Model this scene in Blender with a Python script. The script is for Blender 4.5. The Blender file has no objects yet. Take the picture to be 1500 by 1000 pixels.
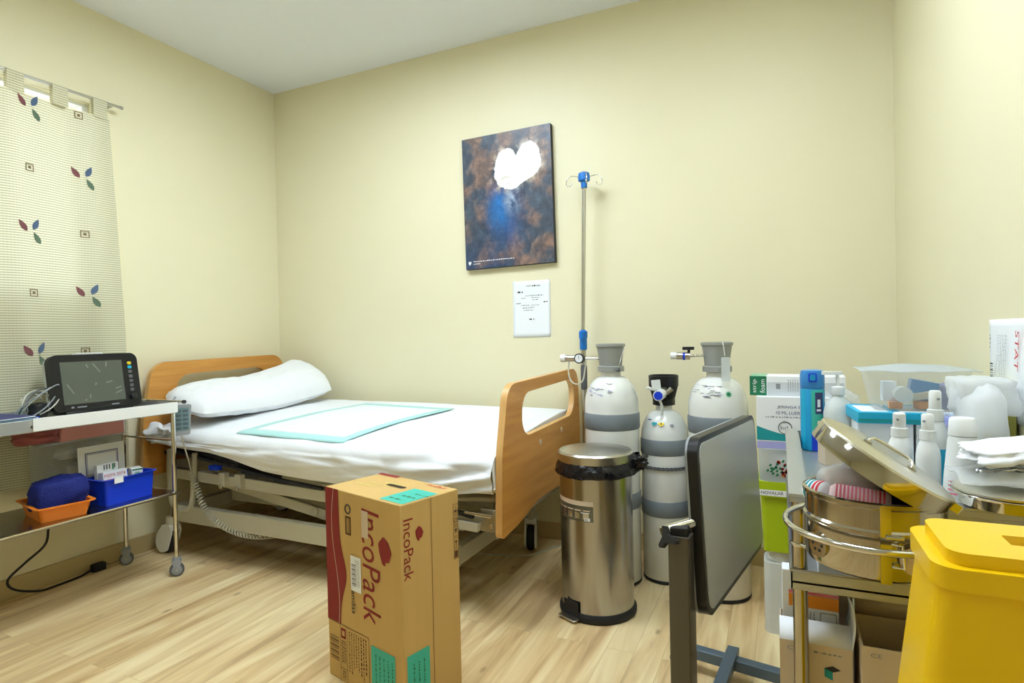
import bpy, bmesh, math, random
from mathutils import Vector, Matrix, noise
from mathutils.geometry import tessellate_polygon
random.seed(7)
SC = bpy.context.scene
COL = SC.collection
PI = math.pi
R = math.radians

# ------------------------------------------------------------------ materials
def lin(c):
    return tuple(((x/255)/12.92 if x/255 <= .04045 else ((x/255+.055)/1.055)**2.4) for x in c)

def mat(name, c, rough=.5, metal=0., var=.06, scale=9., bump=0., bscale=60., stretch=(1, 1, 1),
        spec=.5, trans=0., ior=1.45, coat=0., sss=0., emit=0., translucent=0., clear=0.):
    m = bpy.data.materials.new(name); m.use_nodes = True
    nt = m.node_tree; N = nt.nodes; L = nt.links
    b = N['Principled BSDF']; out = N['Material Output']
    tc = N.new('ShaderNodeTexCoord'); mp = N.new('ShaderNodeMapping')
    mp.inputs['Scale'].default_value = stretch
    L.new(tc.outputs['Object'], mp.inputs['Vector'])
    nz = N.new('ShaderNodeTexNoise'); nz.inputs['Scale'].default_value = scale; nz.inputs['Detail'].default_value = 4
    L.new(mp.outputs['Vector'], nz.inputs['Vector'])
    mx = N.new('ShaderNodeMix'); mx.data_type = 'RGBA'
    a = lin(c)
    mx.inputs['A'].default_value = (*[max(0, x*(1-var)) for x in a], 1)
    mx.inputs['B'].default_value = (*[min(1, x*(1+var)) for x in a], 1)
    L.new(nz.outputs['Fac'], mx.inputs['Factor'])
    L.new(mx.outputs['Result'], b.inputs['Base Color'])
    b.inputs['Roughness'].default_value = rough; b.inputs['Metallic'].default_value = metal
    b.inputs['Specular IOR Level'].default_value = spec; b.inputs['IOR'].default_value = ior
    b.inputs['Transmission Weight'].default_value = trans; b.inputs['Coat Weight'].default_value = coat
    if sss:
        b.inputs['Subsurface Weight'].default_value = sss; b.inputs['Subsurface Scale'].default_value = .01
    if emit:
        b.inputs['Emission Color'].default_value = (*a, 1); b.inputs['Emission Strength'].default_value = emit
    if bump:
        n2 = N.new('ShaderNodeTexNoise'); n2.inputs['Scale'].default_value = bscale; n2.inputs['Detail'].default_value = 3
        L.new(mp.outputs['Vector'], n2.inputs['Vector'])
        bp = N.new('ShaderNodeBump'); bp.inputs['Strength'].default_value = bump; bp.inputs['Distance'].default_value = .01
        L.new(n2.outputs['Fac'], bp.inputs['Height']); L.new(bp.outputs['Normal'], b.inputs['Normal'])
    last = b.outputs['BSDF']
    if translucent:
        t = N.new('ShaderNodeBsdfTranslucent'); L.new(mx.outputs['Result'], t.inputs['Color'])
        s = N.new('ShaderNodeMixShader'); s.inputs[0].default_value = translucent
        L.new(last, s.inputs[1]); L.new(t.outputs[0], s.inputs[2]); last = s.outputs[0]
    if clear:
        t = N.new('ShaderNodeBsdfTransparent')
        s = N.new('ShaderNodeMixShader'); s.inputs[0].default_value = clear
        L.new(last, s.inputs[1]); L.new(t.outputs[0], s.inputs[2]); last = s.outputs[0]
    L.new(last, out.inputs['Surface'])
    return m

WALLC = (236, 229, 195)
m_wall = mat('wall_paint', WALLC, .42, var=.015, scale=3, bump=.03, bscale=180, spec=.35)
m_ceil = mat('ceiling_paint', (240, 244, 250), .8, var=.015, scale=3)
m_base = mat('beige_skirting', (196, 176, 128), .5, var=.05, scale=6)
m_white = mat('white_plastic', (236, 238, 236), .35, var=.02)
m_whitep = mat('white_paper', (240, 243, 246), .7, var=.015)
m_whitesheet = mat('white_cotton', (238, 241, 243), .85, var=.02, bump=.12, bscale=260)
m_tick = mat('beige_mattress', (205, 194, 160), .8, var=.06)
m_pad = mat('aqua_pad_edge', (176, 222, 220), .6, var=.03)
m_padw = mat('white_pad', (236, 243, 244), .75, var=.02, bump=.15, bscale=140)
m_steel = mat('brushed_steel', (172, 170, 168), .24, 1, var=.08, scale=40, stretch=(1, 1, .03))
m_steelh = mat('satin_steel', (196, 194, 186), .3, 1, var=.05, scale=30)
m_chrome = mat('polished_chrome', (214, 212, 204), .09, 1, var=.03)
m_drum = mat('polished_drum_steel', (178, 172, 160), .1, 1, var=.03)
m_lidtop = mat('satin_lid_steel', (214, 210, 194), .28, 1, var=.04)
m_tray = mat('tray_steel', (186, 188, 186), .42, .75, var=.05)
m_black = mat('black_plastic', (20, 20, 22), .35, var=.2)
m_blackm = mat('matt_black', (28, 28, 30), .6, var=.2)
m_rubber = mat('grey_rubber', (95, 96, 98), .6, var=.1)
m_cast = mat('caster_grey', (150, 155, 160), .4, var=.08)
m_bagblk = mat('black_bin_liner', (16, 14, 20), .22, var=.2, bump=.6, bscale=45)
m_frame = mat('cream_bed_enamel', (196, 192, 172), .4, var=.04)
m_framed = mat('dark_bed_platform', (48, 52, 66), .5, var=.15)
m_blue = mat('blue_plastic', (26, 118, 205), .35, var=.05)
m_blueb = mat('royal_blue_plastic', (18, 62, 214), .38, var=.05)
m_orange = mat('orange_plastic', (246, 138, 36), .4, var=.04)
m_navy = mat('navy_fabric', (18, 34, 118), .75, var=.18, bump=.3, bscale=120)
m_pink = mat('dusty_pink_cloth', (216, 152, 146), .85, var=.08, bump=.25, bscale=120)
m_pinkd = mat('plum_cloth', (164, 94, 92), .85, var=.1, bump=.25, bscale=120)
m_cylw = mat('white_cylinder_enamel', (232, 234, 230), .22, var=.03, scale=14, coat=.3)
m_band = mat('grey_cylinder_band', (120, 128, 134), .5, var=.08)
m_cap = mat('grey_guard_cap', (150, 153, 148), .45, var=.06)
m_yellow = mat('yellow_bin_plastic', (246, 202, 10), .3, var=.03, spec=.5)
m_lime = mat('lime_plastic', (176, 200, 20), .4, var=.05)
m_teal = mat('teal_print', (64, 186, 166), .6, var=.03)
m_teald = mat('deep_teal_print', (24, 150, 156), .6, var=.03)
m_red = mat('maroon_print', (140, 40, 38), .7, var=.05)
m_redp = mat('red_print', (206, 52, 60), .7, var=.05)
m_pinkp = mat('pink_print', (232, 120, 140), .6, var=.05)
m_ink = mat('dark_ink', (44, 44, 46), .7, var=.1)
m_brownink = mat('brown_ink', (86, 58, 30), .7, var=.1)
m_greyink = mat('grey_ink', (140, 145, 150), .7, var=.05)
m_blueink = mat('blue_ink', (58, 62, 110), .7, var=.05)
m_card = mat('corrugated_card', (206, 170, 104), .8, var=.05, scale=5, bump=.03, bscale=200, stretch=(6, 6, .6))
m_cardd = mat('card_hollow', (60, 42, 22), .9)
m_cartonb = mat('beige_carton', (214, 196, 170), .75, var=.03)
m_greycard = mat('grey_card', (214, 212, 200), .7, var=.03)
m_cyan = mat('cyan_print', (30, 176, 214), .5, var=.04)
m_can = mat('aqua_can', (26, 150, 200), .3, var=.05)
m_canb = mat('blue_can_cap', (54, 136, 204), .3, var=.04)
m_green = mat('green_print', (32, 120, 82), .5, var=.06)
m_greenl = mat('pale_green_print', (140, 196, 160), .5, var=.04)
m_lilac = mat('lilac_print', (170, 170, 222), .6, var=.03)
m_oprint = mat('orange_print', (244, 152, 44), .6, var=.04)
m_yprint = mat('yellow_print', (232, 206, 40), .6, var=.04)
m_olive = mat('yellow_green_print', (214, 210, 110), .6, var=.05)
m_graytab = mat('gunmetal_enamel', (92, 88, 80), .4, .35, var=.06)
m_bluegrey = mat('blue_grey_enamel', (92, 108, 122), .35, .3, var=.05)
m_screen = mat('monitor_screen', (88, 94, 84), .12, var=.05, spec=.6)
m_smear = mat('screen_smear', (112, 118, 106), .4, var=.08)
m_tabtop = mat('grey_laminate', (190, 194, 192), .24, var=.03, spec=.6)
m_cablew = mat('pale_cable', (206, 206, 190), .5, var=.04)
m_teald2 = mat('remote_teal', (112, 142, 146), .5, var=.06)
m_clear = mat('clear_plastic', (244, 248, 248), .12, var=.02, clear=.84, translucent=.4)
m_frost = mat('frosted_plastic', (232, 238, 240), .3, var=.03, clear=.42, translucent=.5)
m_film = mat('plastic_film', (246, 249, 249), .2, var=.03, clear=.58, translucent=.5, bump=.2, bscale=30)
m_whitefilm = mat('white_film', (248, 250, 250), .3, var=.02, clear=.12, translucent=.45, bump=.15, bscale=30)
m_milk = mat('milky_plastic', (240, 243, 238), .3, var=.03, translucent=.3)
m_beigew = mat('gauze_beige', (196, 176, 158), .85, var=.15, bump=.4, bscale=90)
m_glass = mat('window_glass', (250, 252, 252), .03, var=.0, clear=.9)
m_lamp = mat('lamp_diffuser', (228, 241, 255), .6, emit=1.)
m_foil = mat('silver_foil', (210, 212, 214), .2, 1, var=.06, bump=.6, bscale=60)

def wood(name, c1, c2, axis, scale=1.):
    m = bpy.data.materials.new(name); m.use_nodes = True
    nt = m.node_tree; N = nt.nodes; L = nt.links; b = N['Principled BSDF']
    tc = N.new('ShaderNodeTexCoord'); mp = N.new('ShaderNodeMapping')
    s = [14, 14, 14]; s[axis] = 1.2
    mp.inputs['Scale'].default_value = [x*scale for x in s]
    L.new(tc.outputs['Object'], mp.inputs['Vector'])
    nz = N.new('ShaderNodeTexNoise'); nz.inputs['Scale'].default_value = 2; nz.inputs['Detail'].default_value = 6; nz.inputs['Distortion'].default_value = .6
    L.new(mp.outputs['Vector'], nz.inputs['Vector'])
    cr = N.new('ShaderNodeValToRGB')
    cr.color_ramp.elements[0].position = .3; cr.color_ramp.elements[0].color = (*lin(c1), 1)
    cr.color_ramp.elements[1].position = .7; cr.color_ramp.elements[1].color = (*lin(c2), 1)
    L.new(nz.outputs['Fac'], cr.inputs['Fac']); L.new(cr.outputs['Color'], b.inputs['Base Color'])
    b.inputs['Roughness'].default_value = .38
    return m
m_beech = wood('beech_board', (196, 134, 56), (216, 156, 76), 1)
m_beech_edge = wood('beech_edge', (214, 164, 96), (226, 180, 116), 2)

def floor_mat():
    m = bpy.data.materials.new('oak_laminate'); m.use_nodes = True
    nt = m.node_tree; N = nt.nodes; L = nt.links; b = N['Principled BSDF']
    tc = N.new('ShaderNodeTexCoord')
    sp = N.new('ShaderNodeSeparateXYZ'); L.new(tc.outputs['Object'], sp.inputs[0])
    sw = N.new('ShaderNodeCombineXYZ'); L.new(sp.outputs['Y'], sw.inputs['X']); L.new(sp.outputs['X'], sw.inputs['Y'])
    br = N.new('ShaderNodeTexBrick'); L.new(sw.outputs[0], br.inputs['Vector'])
    br.offset = .37; br.offset_frequency = 2
    br.inputs['Scale'].default_value = 1
    br.inputs['Brick Width'].default_value = 1.25; br.inputs['Row Height'].default_value = .097
    br.inputs['Mortar Size'].default_value = .0009; br.inputs['Mortar Smooth'].default_value = .2
    br.inputs['Color1'].default_value = (*lin((242, 218, 168)), 1)
    br.inputs['Color2'].default_value = (*lin((212, 178, 126)), 1)
    br.inputs['Mortar'].default_value = (*lin((150, 118, 72)), 1)
    # grain: long streaks, with an offset per plank
    mp = N.new('ShaderNodeMapping'); mp.inputs['Scale'].default_value = (9, .8, 1)
    L.new(tc.outputs['Object'], mp.inputs['Vector'])
    add = N.new('ShaderNodeVectorMath'); add.operation = 'MULTIPLY_ADD'
    L.new(br.outputs['Color'], add.inputs[0]); add.inputs[1].default_value = (9, 9, 9); L.new(mp.outputs[0], add.inputs[2])
    g = N.new('ShaderNodeTexNoise'); g.inputs['Scale'].default_value = 1.4; g.inputs['Detail'].default_value = 7; g.inputs['Distortion'].default_value = 1.2
    L.new(add.outputs[0], g.inputs['Vector'])
    cr = N.new('ShaderNodeValToRGB'); e = cr.color_ramp.elements
    e[0].position = .3; e[0].color = (*lin((158, 116, 74)), 1)
    e[1].position = .68; e[1].color = (*lin((250, 234, 186)), 1)
    k = cr.color_ramp.elements.new(.46); k.color = (*lin((216, 184, 130)), 1)
    L.new(g.outputs['Fac'], cr.inputs['Fac'])
    mx = N.new('ShaderNodeMix'); mx.data_type = 'RGBA'; mx.blend_type = 'MIX'; mx.inputs['Factor'].default_value = .62
    L.new(br.outputs['Color'], mx.inputs['A']); L.new(cr.outputs['Color'], mx.inputs['B'])
    # knots
    mk = N.new('ShaderNodeMapping'); mk.inputs['Scale'].default_value = (6, 2.6, 1); L.new(tc.outputs['Object'], mk.inputs['Vector'])
    vo = N.new('ShaderNodeTexVoronoi'); vo.inputs['Scale'].default_value = 1.3; L.new(mk.outputs[0], vo.inputs['Vector'])
    kr = N.new('ShaderNodeValToRGB'); kr.color_ramp.elements[0].position = .03; kr.color_ramp.elements[0].color = (1, 1, 1, 1)
    kr.color_ramp.elements[1].position = .1; kr.color_ramp.elements[1].color = (0, 0, 0, 1)
    L.new(vo.outputs['Distance'], kr.inputs['Fac'])
    kf = N.new('ShaderNodeMath'); kf.operation = 'MULTIPLY'; L.new(kr.outputs['Color'], kf.inputs[0]); kf.inputs[1].default_value = .55
    m2 = N.new('ShaderNodeMix'); m2.data_type = 'RGBA'; L.new(kf.outputs[0], m2.inputs['Factor'])
    L.new(mx.outputs['Result'], m2.inputs['A']); m2.inputs['B'].default_value = (*lin((110, 78, 42)), 1)
    L.new(m2.outputs['Result'], b.inputs['Base Color'])
    b.inputs['Roughness'].default_value = .42
    return m
m_floor = floor_mat()

def curtain_mat():
    m = bpy.data.materials.new('ribbed_curtain_weave'); m.use_nodes = True
    nt = m.node_tree; N = nt.nodes; L = nt.links; out = N['Material Output']
    N.remove(N['Principled BSDF'])
    tc = N.new('ShaderNodeTexCoord'); sp = N.new('ShaderNodeSeparateXYZ'); L.new(tc.outputs['Object'], sp.inputs[0])
    def sine(o, k):
        a = N.new('ShaderNodeMath'); a.operation = 'MULTIPLY'; L.new(o, a.inputs[0]); a.inputs[1].default_value = k
        s = N.new('ShaderNodeMath'); s.operation = 'SINE'; L.new(a.outputs[0], s.inputs[0]); return s.outputs[0]
    sz = sine(sp.outputs['Z'], 2*PI/.0112)
    sy = sine(sp.outputs['Y'], 2*PI/.012)
    mr = N.new('ShaderNodeMapRange'); mr.inputs['From Min'].default_value = -.2; mr.inputs['From Max'].default_value = .75
    L.new(sz, mr.inputs['Value'])
    ml = N.new('ShaderNodeMath'); ml.operation = 'MULTIPLY_ADD'; L.new(sy, ml.inputs[0]); ml.inputs[1].default_value = .10; ml.inputs[2].default_value = .72
    fac = N.new('ShaderNodeMath'); fac.operation = 'MULTIPLY'; fac.use_clamp = True; L.new(mr.outputs[0], fac.inputs[0]); L.new(ml.outputs[0], fac.inputs[1])
    mx = N.new('ShaderNodeMix'); mx.data_type = 'RGBA'
    L.new(fac.outputs[0], mx.inputs['Factor'])
    mx.inputs['A'].default_value = (*lin((232, 228, 200)), 1); mx.inputs['B'].default_value = (*lin((170, 168, 134)), 1)
    d = N.new('ShaderNodeBsdfDiffuse'); t = N.new('ShaderNodeBsdfTranslucent')
    L.new(mx.outputs['Result'], d.inputs[0]); L.new(mx.outputs['Result'], t.inputs[0])
    ms = N.new('ShaderNodeMixShader'); ms.inputs[0].default_value = .24
    L.new(d.outputs[0], ms.inputs[1]); L.new(t.outputs[0], ms.inputs[2]); L.new(ms.outputs[0], out.inputs['Surface'])
    return m
m_curtain = curtain_mat()

def attr_mat(name, rough=.45):
    m = bpy.data.materials.new(name); m.use_nodes = True
    nt = m.node_tree; N = nt.nodes; L = nt.links; b = N['Principled BSDF']
    a = N.new('ShaderNodeAttribute'); a.attribute_name = 'print'
    nz = N.new('ShaderNodeTexNoise'); nz.inputs['Scale'].default_value = 70; nz.inputs['Detail'].default_value = 5
    tc = N.new('ShaderNodeTexCoord'); L.new(tc.outputs['Object'], nz.inputs['Vector'])
    mr = N.new('ShaderNodeMapRange'); mr.inputs['To Min'].default_value = .6; mr.inputs['To Max'].default_value = 1.4; L.new(nz.outputs['Fac'], mr.inputs['Value'])
    mx = N.new('ShaderNodeMix'); mx.data_type = 'RGBA'; mx.blend_type = 'MULTIPLY'; mx.inputs['Factor'].default_value = 1
    L.new(a.outputs['Color'], mx.inputs['A']); L.new(mr.outputs[0], mx.inputs['B'])
    L.new(mx.outputs['Result'], b.inputs['Base Color']); b.inputs['Roughness'].default_value = rough
    return m
m_canvas = attr_mat('cave_photo_print', .35)

# ------------------------------------------------------------------ mesh builder
def frame(o, x, y):
    x = Vector(x).normalized(); y = Vector(y); z = x.cross(y).normalized(); y = z.cross(x)
    m = Matrix((x, y, z)).transposed().to_4x4(); m.translation = Vector(o); return m
def T(x, y, z): return Matrix.Translation((x, y, z))
def axis_frame(p, d):
    d = Vector(d).normalized(); a = Vector((0, 0, 1)) if abs(d.z) < .9 else Vector((1, 0, 0))
    x = a.cross(d).normalized(); y = d.cross(x)
    m = Matrix((x, y, d)).transposed().to_4x4(); m.translation = Vector(p); return m
def rpoly(pts, n=6):
    """polygon with rounded corners: pts = (x, y, r)"""
    out = []; k = len(pts)
    for i in range(k):
        p = Vector(pts[i][:2]); r = pts[i][2]
        a = (Vector(pts[i-1][:2])-p); b = (Vector(pts[(i+1) % k][:2])-p)
        if r <= 0: out.append(tuple(p)); continue
        an = a.normalized(); bn = b.normalized(); ang = an.angle(bn)
        t = min(r/math.tan(ang/2), a.length*.49, b.length*.49); rr = t*math.tan(ang/2)
        c = p+(an+bn).normalized()*(rr/math.sin(ang/2))
        s = p+an*t-c; e = p+bn*t-c
        a0 = math.atan2(s.y, s.x); a1 = math.atan2(e.y, e.x); d = (a1-a0+PI) % (2*PI)-PI
        for j in range(n+1):
            q = a0+d*j/n; out.append((c.x+rr*math.cos(q), c.y+rr*math.sin(q)))
    return out
def rrect(x0, x1, y0, y1, r, n=5):
    return rpoly([(x0, y0, r), (x1, y0, r), (x1, y1, r), (x0, y1, r)], n)

class MB:
    def __init__(s): s.v = []; s.f = []; s.mi = []; s.mats = []
    def m(s, mt):
        if mt not in s.mats: s.mats.append(mt)
        return s.mats.index(mt)
    def add(s, vs, fs, mt, M=None):
        o = len(s.v)
        s.v += [tuple(M @ Vector(p)) if M else tuple(p) for p in vs]
        i = s.m(mt)
        for f in fs: s.f.append([o+q for q in f]); s.mi.append(i)
        return s
    def box(s, x0, x1, y0, y1, z0, z1, mt, M=None):
        v = [(x, y, z) for z in (z0, z1) for y in (y0, y1) for x in (x0, x1)]
        return s.add(v, [(0, 2, 3, 1), (4, 5, 7, 6), (0, 1, 5, 4), (2, 6, 7, 3), (0, 4, 6, 2), (1, 3, 7, 5)], mt, M)
    def rbox(s, x0, x1, y0, y1, z0, z1, r, mt, M=None, n=4):
        return s.prism(rrect(x0, x1, y0, y1, r, n), z0, z1, mt, M)
    def bar(s, a, b, w, h, mt, up=(0, 0, 1)):
        a = Vector(a); b = Vector(b); d = (b-a); x = d.normalized(); y = Vector(up).cross(x)
        if y.length < 1e-4: y = Vector((0, 1, 0)).cross(x)
        y.normalize(); z = x.cross(y)
        M = Matrix((x, y, z)).transposed().to_4x4(); M.translation = a
        return s.box(0, d.length, -w/2, w/2, -h/2, h/2, mt, M)
    def prism(s, outer, z0, z1, mt, M=None, holes=(), side=None, taper=None):
        loops = [outer]+list(holes)
        flat = [p for l in loops for p in l]
        tri = tessellate_polygon([[Vector((p[0], p[1], 0)) for p in l] for l in loops])
        n = len(flat)
        tp = taper or (lambda p: p)
        v = [(p[0], p[1], z0) for p in flat]+[(*tp(p), z1) for p in flat]
        caps = []
        for t in tri:
            a, b, c = [Vector(flat[i]) for i in t]
            if (b-a).cross(c-a) < 0: t = t[::-1]
            caps.append([t[2], t[1], t[0]]); caps.append([t[0]+n, t[1]+n, t[2]+n])
        s.add(v, caps, mt, M)
        sides = []; o = 0
        for li, l in enumerate(loops):
            area = sum(l[i-1][0]*l[i][1]-l[i][0]*l[i-1][1] for i in range(len(l)))
            ccw = area > 0
            if li: ccw = not ccw
            for i in range(len(l)):
                a = o+i; b = o+(i+1) % len(l)
                sides.append([a, b, b+n, a+n] if ccw else [b, a, a+n, b+n])
            o += len(l)
        return s.add(v, sides, side or mt, M)
    def flat(s, poly, mt, M):
        tri = tessellate_polygon([[Vector((p[0], p[1], 0)) for p in poly]])
        fs = []
        for t in tri:
            a, b, c = [Vector(poly[i]) for i in t]
            fs.append(t if (b-a).cross(c-a) > 0 else t[::-1])
        return s.add([(p[0], p[1], 0) for p in poly], fs, mt, M)
    def rect(s, x0, x1, y0, y1, mt, M): return s.add([(x0, y0, 0), (x1, y0, 0), (x1, y1, 0), (x0, y1, 0)], [(0, 1, 2, 3)], mt, M)
    def lathe(s, prof, mt, M=None, n=36, caps=True, mats=None):
        v = []; k = len(prof)
        for r, z in prof:
            for i in range(n):
                a = 2*PI*i/n; v.append((r*math.cos(a), r*math.sin(a), z))
        up = 1
        for j in range(k-1):
            fs = []
            for i in range(n):
                q = (i+1) % n
                fs.append((j*n+i, j*n+q, (j+1)*n+q, (j+1)*n+i))
            s.add(v[:], [], mt) if False else None
            s._lf(v, fs, mats[j] if mats else mt, M, j == 0)
        if caps:
            base = s._base
            for j, rev in ((0, True), (k-1, False)):
                if prof[j][0] > 1e-5:
                    f = [base+j*n+i for i in range(n)]
                    s.f.append(f[::-1] if rev else f); s.mi.append(s.m((mats[0] if rev else mats[-1]) if mats else mt))
        return s
    def _lf(s, v, fs, mt, M, first):
        if first:
            s._base = len(s.v); s.v += [tuple(M @ Vector(p)) if M else p for p in v]
        i = s.m(mt)
        for f in fs: s.f.append([s._base+q for q in f]); s.mi.append(i)
    def cyl(s, p, q, r, mt, n=20, r2=None):
        p = Vector(p); q = Vector(q)
        return s.lathe([(r, 0), (r if r2 is None else r2, (q-p).length)], mt, axis_frame(p, q-p), n)
    def tube(s, pts, r, mt, n=8, closed=False):
        pts = [Vector(p) for p in pts]; k = len(pts); rings = []
        prev = None
        for i in range(k):
            if closed: t = pts[(i+1) % k]-pts[i-1]
            else: t = pts[min(i+1, k-1)]-pts[max(i-1, 0)]
            t.normalize()
            if prev is None:
                a = Vector((0, 0, 1)) if abs(t.z) < .9 else Vector((1, 0, 0)); x = a.cross(t).normalized()
            else: x = (prev-t*prev.dot(t)).normalized()
            prev = x; y = t.cross(x)
            rr = r[i] if isinstance(r, (list, tuple)) else r
            rings.append([pts[i]+(x*math.cos(2*PI*j/n)+y*math.sin(2*PI*j/n))*rr for j in range(n)])
        v = [p for g in rings for p in g]; fs = []
        for i in range(k if closed else k-1):
            a = i*n; b = ((i+1) % k)*n
            for j in range(n):
                q = (j+1) % n; fs.append((a+j, a+q, b+q, b+j))
        if not closed: fs.append(list(range(n))[::-1]); fs.append([(k-1)*n+j for j in range(n)])
        return s.add(v, fs, mt)
    def ball(s, c, rad, mt, n=16, m=10, M=None, fn=None):
        v = []; fs = []
        for i in range(m+1):
            a = PI*i/m-PI/2
            for j in range(n):
                b = 2*PI*j/n
                d = Vector((math.cos(a)*math.cos(b), math.cos(a)*math.sin(b), math.sin(a)))
                k = fn(d) if fn else 1
                v.append((c[0]+rad[0]*d.x*k, c[1]+rad[1]*d.y*k, c[2]+rad[2]*d.z*k))
        for i in range(m):
            for j in range(n):
                q = (j+1) % n; fs.append((i*n+j, i*n+q, (i+1)*n+q, (i+1)*n+j))
        return s.add(v, fs, mt, M)
    def torus(s, R0, r, mt, M=None, n=40, k=8, squash=1.):
        v = []; fs = []
        for i in range(n):
            a = 2*PI*i/n
            for j in range(k):
                b = 2*PI*j/k; q = R0+r*math.cos(b)
                v.append((q*math.cos(a), q*math.sin(a)*squash, r*math.sin(b)))
        for i in range(n):
            for j in range(k):
                i2 = (i+1) % n; j2 = (j+1) % k
                fs.append((i*k+j, i2*k+j, i2*k+j2, i*k+j2))
        return s.add(v, fs, mt, M)
    def grid(s, fn, nu, nv, mt, M=None, sel=None):
        v = [fn(i/nu, j/nv) for j in range(nv+1) for i in range(nu+1)]; fs = []
        for j in range(nv):
            for i in range(nu):
                if sel and not sel((i+.5)/nu, (j+.5)/nv): continue
                a = j*(nu+1)+i; fs.append((a, a+1, a+nu+2, a+nu+1))
        return s.add(v, fs, mt, M)
    def text(s, txt, w, h, M, mt, shear=0.):
        cu = bpy.data.curves.new('t', 'FONT'); cu.body = txt; cu.size = 1; cu.resolution_u = 3; cu.shear = shear
        o = bpy.data.objects.new('t', cu); COL.objects.link(o)
        dg = bpy.context.evaluated_depsgraph_get(); e = o.evaluated_get(dg); me = e.to_mesh()
        vs = [v.co.copy() for v in me.vertices]; fs = [list(p.vertices) for p in me.polygons]
        e.to_mesh_clear(); bpy.data.objects.remove(o); bpy.data.curves.remove(cu)
        if not vs: return s
        x0 = min(v.x for v in vs); x1 = max(v.x for v in vs); y0 = min(v.y for v in vs); y1 = max(v.y for v in vs)
        k = [((v.x-x0)/(x1-x0)*w, (v.y-y0)/(y1-y0)*h, 0) for v in vs]
        fz = []
        for f in fs:
            a, b, c = [Vector(k[q][:2]) for q in f[:3]]
            fz.append(f if (b-a).cross(c-a) >= 0 else f[::-1])
        return s.add(k, fz, mt, M)
    def build(s, name, parent=None, smooth=40, bevel=0., sub=0, seg=2, solid=0.):
        me = bpy.data.meshes.new(name); me.from_pydata(s.v, [], s.f)
        for q in s.mats: me.materials.append(q)
        me.polygons.foreach_set('material_index', s.mi)
        me.polygons.foreach_set('use_smooth', [True]*len(s.f))
        me.update()
        if sub == 0: me.set_sharp_from_angle(angle=R(smooth))
        o = bpy.data.objects.new(name, me); COL.objects.link(o)
        if parent: o.parent = parent
        if solid:
            d = o.modifiers.new('thick', 'SOLIDIFY'); d.thickness = solid; d.offset = -1
        if bevel:
            d = o.modifiers.new('bevel', 'BEVEL'); d.width = bevel; d.segments = seg; d.limit_method = 'ANGLE'; d.angle_limit = R(45); d.harden_normals = False
        if sub:
            d = o.modifiers.new('sub', 'SUBSURF'); d.levels = sub; d.render_levels = sub
        return o

def tag(o, label, cat, group=None):
    o['label'] = label; o['category'] = cat
    if group: o['group'] = group
    return o
def thing(name, label, cat, loc=(0, 0, 0), rz=0., group=None):
    o = bpy.data.objects.new(name, None); COL.objects.link(o); o.empty_display_size = .05
    o.location = loc; o.rotation_euler = (0, 0, rz)
    return tag(o, label, cat, group)
def struct(o):
    o['kind'] = 'structure'; return o
def copy_tree(o, parent=None):
    c = o.copy(); COL.objects.link(c)
    if parent: c.parent = parent
    for ch in [x for x in bpy.data.objects if x.parent == o]: copy_tree(ch, c)
    return c
def nz(x, y, z=0., s=1.): return noise.noise(Vector((x*s, y*s, z*s)))
def lump(mb, c, rad, mt, seed, amp=.25, fr=2.2, n=28, m=18, flat=1., M=None, power=1.):
    """crumpled rounded lump: folded cloth, plastic bag, packet"""
    def fn(d):
        e = 1/max(abs(d.x), abs(d.y), abs(d.z))
        k = 1+(e-1)*flat
        return k*(1+amp*(nz(d.x*fr+seed, d.y*fr, d.z*fr)+.45*nz(d.x*fr*3+seed, d.y*fr*3, d.z*fr*3)))
    return mb.ball(c, rad, mt, n, m, M, fn)

# ------------------------------------------------------------------ room
XL, XR, YB, YF, H = -3.146, .462, 3.034, -2.4, 2.817
WY0, WY1, WZ0, WZ1 = .62, 1.84, 1.345, 2.331
struct(MB().box(XL-.15, XR+.15, YF-.15, YB+.15, -.1, 0, m_floor).build('floor'))
struct(MB().box(XL-.15, XR+.15, YF-.15, YB+.15, H, H+.1, m_ceil).build('ceiling'))
struct(MB().box(XL-.15, XR+.15, YB, YB+.15, 0, H, m_wall).build('wall_back'))
struct(MB().box(XR, XR+.15, YF, YB, 0, H, m_wall).build('wall_right'))
struct(MB().box(XL-.15, XR+.15, YF-.15, YF, 0, H, m_wall).build('wall_front'))
w = MB()
hole = [(WY0, WZ0), (WY1, WZ0), (WY1, WZ1), (WY0, WZ1)]
w.prism([(YF, 0), (YB, 0), (YB, H), (YF, H)], -.15, 0, m_wall, frame((XL, 0, 0), (0, 1, 0), (0, 0, 1)), holes=[hole])
struct(w.build('wall_left'))
for n_, a in (('baseboard_left', (XL, XL+.012, YF, YB, 0, .09)), ('baseboard_back', (XL+.012, XR-.012, YB-.012, YB, 0, .09)), ('baseboard_right', (XR-.012, XR, YF, YB, 0, .09))):
    struct(MB().box(*a, m_base).build(n_, bevel=.003))
win = bpy.data.objects.new('window_1', None); COL.objects.link(win); win.location = (XL-.045, (WY0+WY1)/2, WZ0); struct(win)
hw = (WY1-WY0)/2; hh = WZ1-WZ0
wf = MB(); Mw = frame((0, 0, 0), (0, 1, 0), (0, 0, 1))
wf.prism(rrect(-hw, hw, 0, hh, 0.0001, 1), -.025, .025, m_white, Mw, holes=[[(-hw+.03, .03), (-.02, .03), (-.02, hh-.016), (-hw+.03, hh-.016)], [(.02, .03), (hw-.03, .03), (hw-.03, hh-.016), (.02, hh-.016)]])
wf.build('window_frame', win)
MB().box(-.003, .003, -hw+.025, hw-.025, .025, hh-.012, m_glass).build('window_pane', win)

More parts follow.
